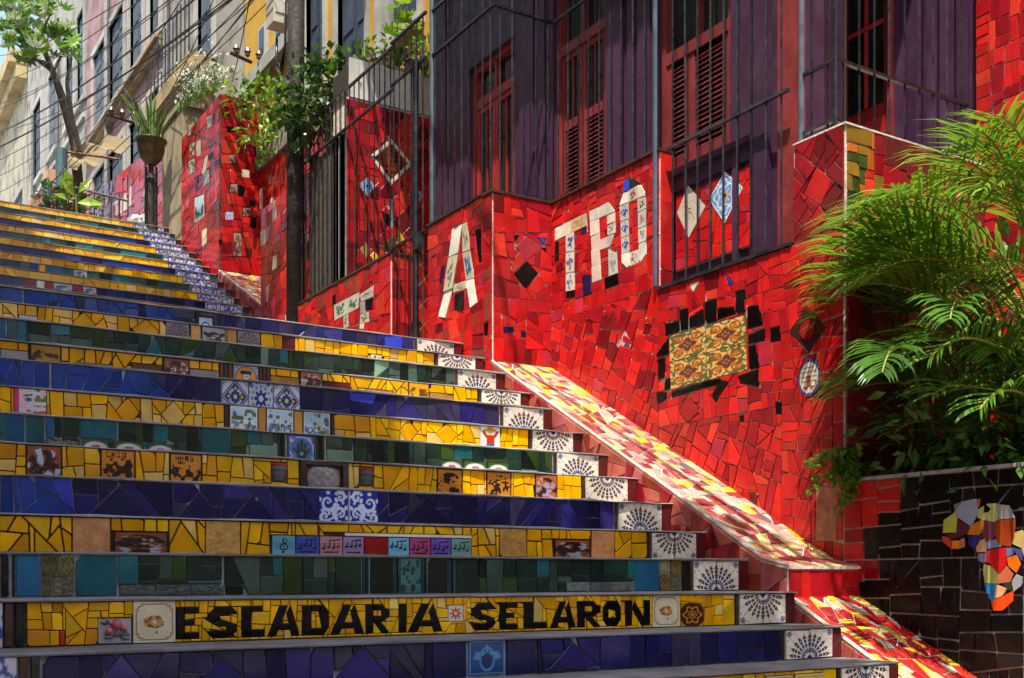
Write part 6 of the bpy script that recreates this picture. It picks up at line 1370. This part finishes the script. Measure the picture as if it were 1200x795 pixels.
for px_ in range(424, 512, 7):
    py_ = 72 + abs(px_ - 465) * .1 + R.uniform(-8, 10)
    for yy in (py_, py_ + 22): cloud(b, at(px_, yy, 10.2), (.16, .16, .2), 46, .075, 3, w=.3)
    for i in range(5): p = at(px_ + R.uniform(-4, 4), py_ + R.uniform(-10, 14), 10.05); [leaf(f, p, Vector((math.cos(a), -.4, math.sin(a))), Vector((0, -1, 0)), .028, .012) for a in (0, 1.26, 2.5, 3.8, 5)]
b.build('foliage', [LB, LY, LM], pf); f.build('flower', leafm('pale_pink_petal', (.65, .40, .50)), pf)
def palmate(b, p, d, L, n=7, nm=2):
    d = d.normalized(); s = d.cross(Vector((0, 0, 1)) + rv(.2)).normalized(); mi = R.randrange(nm)
    for i in range(n):
        a = (i - (n - 1) / 2) * .55; e = d * math.cos(a) + s * math.sin(a); l = L * (1 - .12 * abs(i - (n - 1) / 2)); leaf(b, p, e, d.cross(s), l, l * .2, mi, .1, .3)
pt = thing('papaya_seedling', (4.95, 10.2, 4.9), 'young papaya with star shaped leaves rising from the planter', 'plant')
b = MB(); s0 = at(466, 90, 10.15); s1 = at(464, 22, 10.15); MB().tube([s0, s0.lerp(s1, .5) + Vector((.02, 0, 0)), s1], [.018, .014, .008], 6).build('stem', STEM, pt)
for (px_, py_) in ((462, 10), (470, 24), (478, 18), (466, 34), (457, 40), (474, 4), (482, 30)):
    q = at(px_, py_, 10.1); MB().tube([s1 - Vector((0, 0, .1)), q], .004, 4).build('leaf_stalk', STEM, pt); palmate(b, q, Vector((R.gauss(0, 1), -.6, R.uniform(-.8, .2))), .15)
b.build('foliage', [LB, LY], pt)
wg = thing('flowering_grass', (4.6, 15.6, 6.3), 'wispy white flowering grass on top of the red corner block', 'grass tuft')
b = MB(); WF = leafm('white_petal', (.62, .62, .56))
for i in range(130):
    p = at(R.uniform(205, 262), 0, 15.4); px_ = R.uniform(207, 262); p = at(px_, 132 - (px_ - 207) * .5, 15.3 + R.uniform(0, .8)); d = Vector((R.gauss(0, .25), R.gauss(0, .3), 1)); L = R.uniform(.25, .62)
    b.tube([p, p + d * L * .5, p + d * L + Vector((R.gauss(0, .06), 0, -.03))], .004, 3, 0)
    for j in range(3): leaf(b, p + d * L * R.uniform(.5, 1), rv(1), Vector((0, 0, 1)), .07, .018, 1)
    if i % 2: leaf(b, p + d * L * R.uniform(.1, .6), rv(1), Vector((0, 0, 1)), .12, .016, 2)
b.build('foliage', [LM, WF, LB], wg)
# snake plant on its iron stand
ps = thing('plant_stand', (4.3, 17, 5.07), 'tall ornate iron stand holding a bronze bowl planter', 'plant stand')
pc_ = at(177, 178, 16.6); zz = pc_.z
MB().lathe((pc_.x, pc_.y, zz), [(.03, -.20), (.08, -.185), (.10, -.16), (.155, -.10), (.19, .0), (.195, .10), (.225, .135), (.23, .16), (.225, .17), (.20, .17), (.18, .12), (0, .12)], 22).build('bowl', mat('aged_bronze', (.11, .078, .03), .4, .4, 9, metal=.6, bump=.4), ps, smooth=True)
MB().lathe((pc_.x, pc_.y, 5.0), [(.12, 0), (.12, .06), (.05, .1), (.05, zz - 5.45), (.08, zz - 5.4), (.04, zz - 5.3), (.04, zz - 5.2)], 14).build('column', PW, ps)
for i in range(4): a = i * 1.571 + .4; MB().tube([(pc_.x + .10 * math.cos(a), pc_.y + .10 * math.sin(a), 5.0), (pc_.x + .10 * math.cos(a), pc_.y + .10 * math.sin(a), zz - .2)], .012, 6).build('iron_rod', IRON, ps)
sn = thing('snake_plant', (pc_.x, pc_.y, zz + .15), 'upright snake plant with stiff striped leaves in the bronze bowl', 'plant')
SN = mat('snake_leaf', (.05, .13, .035), .35, .5, 14, trans=.1); SE = mat('snake_leaf_edge', (.30, .36, .06), .4, .2)
for i in range(34):
    a = R.uniform(0, 6.28); r0 = R.uniform(.0, .17); p = Vector((pc_.x + r0 * math.cos(a), pc_.y + r0 * math.sin(a), zz + .12)); L = R.uniform(.45, .85); o = Vector((math.cos(a), math.sin(a), 0)) * R.uniform(.05, .42)
    s = Vector((-math.sin(a * 2 + i), math.cos(a * 2 + i), 0)); w = R.uniform(.022, .036); V = []; mi = []
    for k, (t, ww) in enumerate(((0, .7), (.35, 1), (.7, .8), (1, .03))):
        c = p + o * t * t + Vector((0, 0, L * t)); V += [c - s * w * ww, c - s * w * ww * .7, c + s * w * ww * .7, c + s * w * ww]
    Fc = []
    for k in range(3):
        for j in range(3): Fc.append((k * 4 + j, k * 4 + j + 1, k * 4 + 5 + j, k * 4 + 4 + j)); mi.append(0 if j == 1 else 1)
    bb = MB(); bb.v = [tuple(v) for v in V]; bb.f = Fc; bb.mi = mi; bb.build('leaf', [SN, SE], sn)
# broad leaved young plants behind the top step, and the street tree at the far left
yp = thing('broadleaf_plant', (3.6, 18.2, 5.1), 'bright broad leaved plant peeping over the top step', 'plant')
for (px_, py_, dx, dz, L) in ((88, 232, -.5, .6, .42), (90, 238, .7, .1, .4), (84, 222, -.3, .8, .35), (98, 238, 1, -.1, .3), (86, 236, -.8, .2, .3), (92, 226, .5, .7, .3)):
    b = MB(); leaf(b, at(px_, py_, 18.2), Vector((dx, -.2, dz)), Vector((0, -1, .4)), L, L * .22); b.build('leaf', LY, yp)
MB().tube([at(90, 250, 18.2), at(89, 228, 18.2)], .015, 5).build('stem', STEM, yp)
b = MB(); sb_ = thing('shrub', (3.3, 18.6, 5.1), 'low dusty shrub behind the blue gate posts', 'shrub')
for px_ in (64, 72, 80, 100): cloud(b, at(px_, 238, 18.8), (.3, .3, .25), 60, .14, 3)
b.build('foliage', [LM, LD, mat('red_leaf', (.20, .05, .04), .5, .2)], sb_)
st_ = thing('street_tree', (4.6, 25, 5.1), 'slender tree with big star shaped leaves rising against the facades at upper left', 'tree')
Yt = 22.; tk = [at(97, 205, Yt), at(88, 170, Yt), at(74, 118, Yt), at(62, 84, Yt), at(48, 50, Yt)]
tk[0].z -= 1.2
MB().tube(tk, [.10, .09, .08, .06, .04], 8).build('trunk', BARK, st_)
MB().tube([at(97, 190, Yt), at(84, 140, Yt), at(78, 96, Yt), at(84, 68, Yt)], [.06, .05, .035, .02], 7).build('limb', BARK, st_)
for e in ((48, 50, 15, 20), (48, 50, 60, 15), (62, 84, 40, 70), (62, 84, 80, 60), (48, 50, 30, 48), (62, 84, 22, 66)): MB().tube([at(e[0], e[1], Yt), at((e[0] + e[2]) / 2, (e[1] + e[3]) / 2 - 5, Yt), at(e[2], e[3], Yt - .2)], [.035, .022, .012], 6).build('limb', BARK, st_)
b = MB()
for (cx, cy, rx, ry, n) in ((15, 20, 22, 16, 34), (50, 10, 26, 14, 40), (30, 45, 26, 14, 36), (72, 38, 20, 14, 26), (85, 58, 12, 12, 16), (12, 52, 16, 10, 16), (35, 68, 18, 6, 12), (60, 56, 16, 10, 14), (20, -10, 30, 16, 26)):
    for i in range(int(n * .6)):
        px_, py_ = cx + R.gauss(0, rx * .55), cy + R.gauss(0, ry * .6); palmate(b, at(px_, py_, Yt + R.gauss(0, .5)), Vector((R.gauss(0, 1), R.gauss(-.3, .8), R.gauss(-.2, .6))), R.uniform(.20, .30), 8, 3)
b.build('crown', [LM, LB, leafm('pale_back', (.30, .36, .22))], st_)

# ================================================================== the side of the street out of the picture, whose shade falls on the steps
lb = building('tall cream house on the left side of the steps, outside the picture', -2.0, -3.0, 22, -1.6, 11.2, plaster('cream_wall', (.55, .50, .40)), [(0.5, 1.7), (3.5, 4.7), (6.5, 7.7), (9.5, 10.7), (13, 14.2), (16, 17.2)], [(3, 5), (7, 9)], tr_, slate, grp='old town houses on the left side of the steps', depth=-5) if False else None
lh = thing('town_house', (-4, 9, -1.6), 'tall cream house on the left side of the steps, outside the picture', 'house')
b = MB(); b.box(-8, -.95, -2.5, 30, -1.6, 11.6); b.box(-8, -.951, 9, 29.9, 11.81, 14.8); b.build('wall', plaster('cream_wall', (.50, .45, .36)), lh)
for y in (0, 3, 6, 9, 12.5, 16, 19):
    for z in (3.4, 7.2, 10): w = MB().box(-.95, -.90, y, y + 1.3, z - .1, z + 1.9).build('window', tr_, lh); MB().box(-.90, -.89, y + .12, y + 1.18, z, z + 1.8).build('pane', slate, w)
MB().box(-8.2, -.55, -2.7, 30.2, 11.601, 11.8).build('cornice', tan, lh)
lp_ = thing('mosaic_parapet', (-.2, 6, 0), 'red mosaic parapet on the left side of the steps, outside the picture', 'wall')
MB().add([(-.5, 1.0, -1.6), (-.5, 16, -1.6), (-.5, 16, 6.4), (-.5, 1.0, -.4), (-.15, 1.0, -1.6), (-.15, 16, -1.6), (-.15, 16, 6.4), (-.15, 1.0, -.4)], [(0, 3, 2, 1), (4, 5, 6, 7), (3, 7, 6, 2), (0, 4, 7, 3), (1, 2, 6, 5)]).build('wall_core', RED[1], lp_)
MB().add([(-.15, 1.4, -1.6), (.385, 1.4, -1.6), (.385, 8, 1.86), (-.15, 8, 1.86), (-.15, 8, -1.6), (.385, 8, -1.6)], [(0, 1, 2, 3), (0, 4, 5, 1), (2, 5, 4, 3), (1, 5, 2), (0, 3, 4)]).build('side_ramp', RED[5], lp_)
def shade_tree(x, y, z, rx, ry, rz, n, tx, ty, tz, label):
    t = thing('street_tree', (tx, ty, tz), label, 'tree')
    MB().tube([(tx, ty, tz), (tx + .1, ty + .05, (tz + z) / 2), (x, y, z - rz * .5)], [.16, .12, .06], 8).build('trunk', BARK, t)
    b = MB()
    for i in range(18):
        c = Vector((x + R.gauss(0, rx * .5), y + R.gauss(0, ry * .5), z + R.gauss(0, rz * .45))); cloud(b, c, (.42, .42, .35), n, .17, 3, w=.34)
        if i % 3 == 0: MB().tube([(x, y, z - rz * .5), c], [.04, .012], 5).build('limb', BARK, t)
    b.build('crown', [LM, LD, LB], t)
shade_tree(.95, 2.2, 6.3, 1.0, 1.0, .6, 120, -.3, 1.6, -1.6, 'leafy tree on the left at the foot of the steps, outside the picture')
shade_tree(1.9, 11.4, 9.0, 1.0, .8, .45, 170, -.3, 10.5, 1.8, 'leafy tree on the left beside the landing, outside the picture')

# ================================================================== ground and the hill behind
MB().box(-400, 400, -400, 600, -2.0, -1.62).build('ground', mat('pale_cobbles', (.22, .20, .17), .85, .3, 3, bump=.6), kind='structure')
bh = thing('town_house', (0, -16, -1.6), 'long ochre house across the street behind the camera, outside the picture', 'house')
MB().box(-25, 30, -22, -13, -1.6, 7.5).build('wall', plaster('ochre_wall', (.42, .30, .16)), bh)
for i in range(16):
    for z in (-.4, 3.6): w = MB().box(-24 + i * 3.3, -22.6 + i * 3.3, -13, -12.95, z, z + 2.2).build('window', tr_, bh); MB().box(-23.9 + i * 3.3, -22.7 + i * 3.3, -12.949, -12.94, z + .1, z + 2.1).build('pane', GLASS, w)
MB().box(-.94, 5.3, 16.9, 60, 4.2, 5.06).build('upper_street', CONC, kind='structure')
MB().box(6.6, 60, 1, 60, -1.7, 1.9).build('hillside', mat('hill_earth', (.10, .08, .05), .9, .4, 1.), kind='structure')
MB().box(5.02, 8.2, 4.7, 7.25, -1.7, 1.79).box(4.46, 8.2, 7.30, 60, -1.7, 1.785).build('terrace', CONC, kind='structure')
bag = at(166, 256, 16.4); b = MB()
V = []; n = 10
for j in range(6):
    for i in range(n): a = 6.283 * i / n; r = .12 * math.sin(math.pi * (j + .6) / 6.4) * R.uniform(.75, 1.2); V.append((4.0 + r * math.cos(a), 16.75 + r * math.sin(a), 5.08 + j * .035 + R.uniform(-.01, .01)))
b.add(V, [(j * n + i, j * n + (i + 1) % n, (j + 1) * n + (i + 1) % n, (j + 1) * n + i) for j in range(5) for i in range(n)] + [tuple(50 + i for i in range(n))])
tag(b.build('plastic_bag', mat('white_plastic', (.75, .75, .76), .4, .1)), 'crumpled white plastic bag on the top step', 'bag')
flush_tiles()
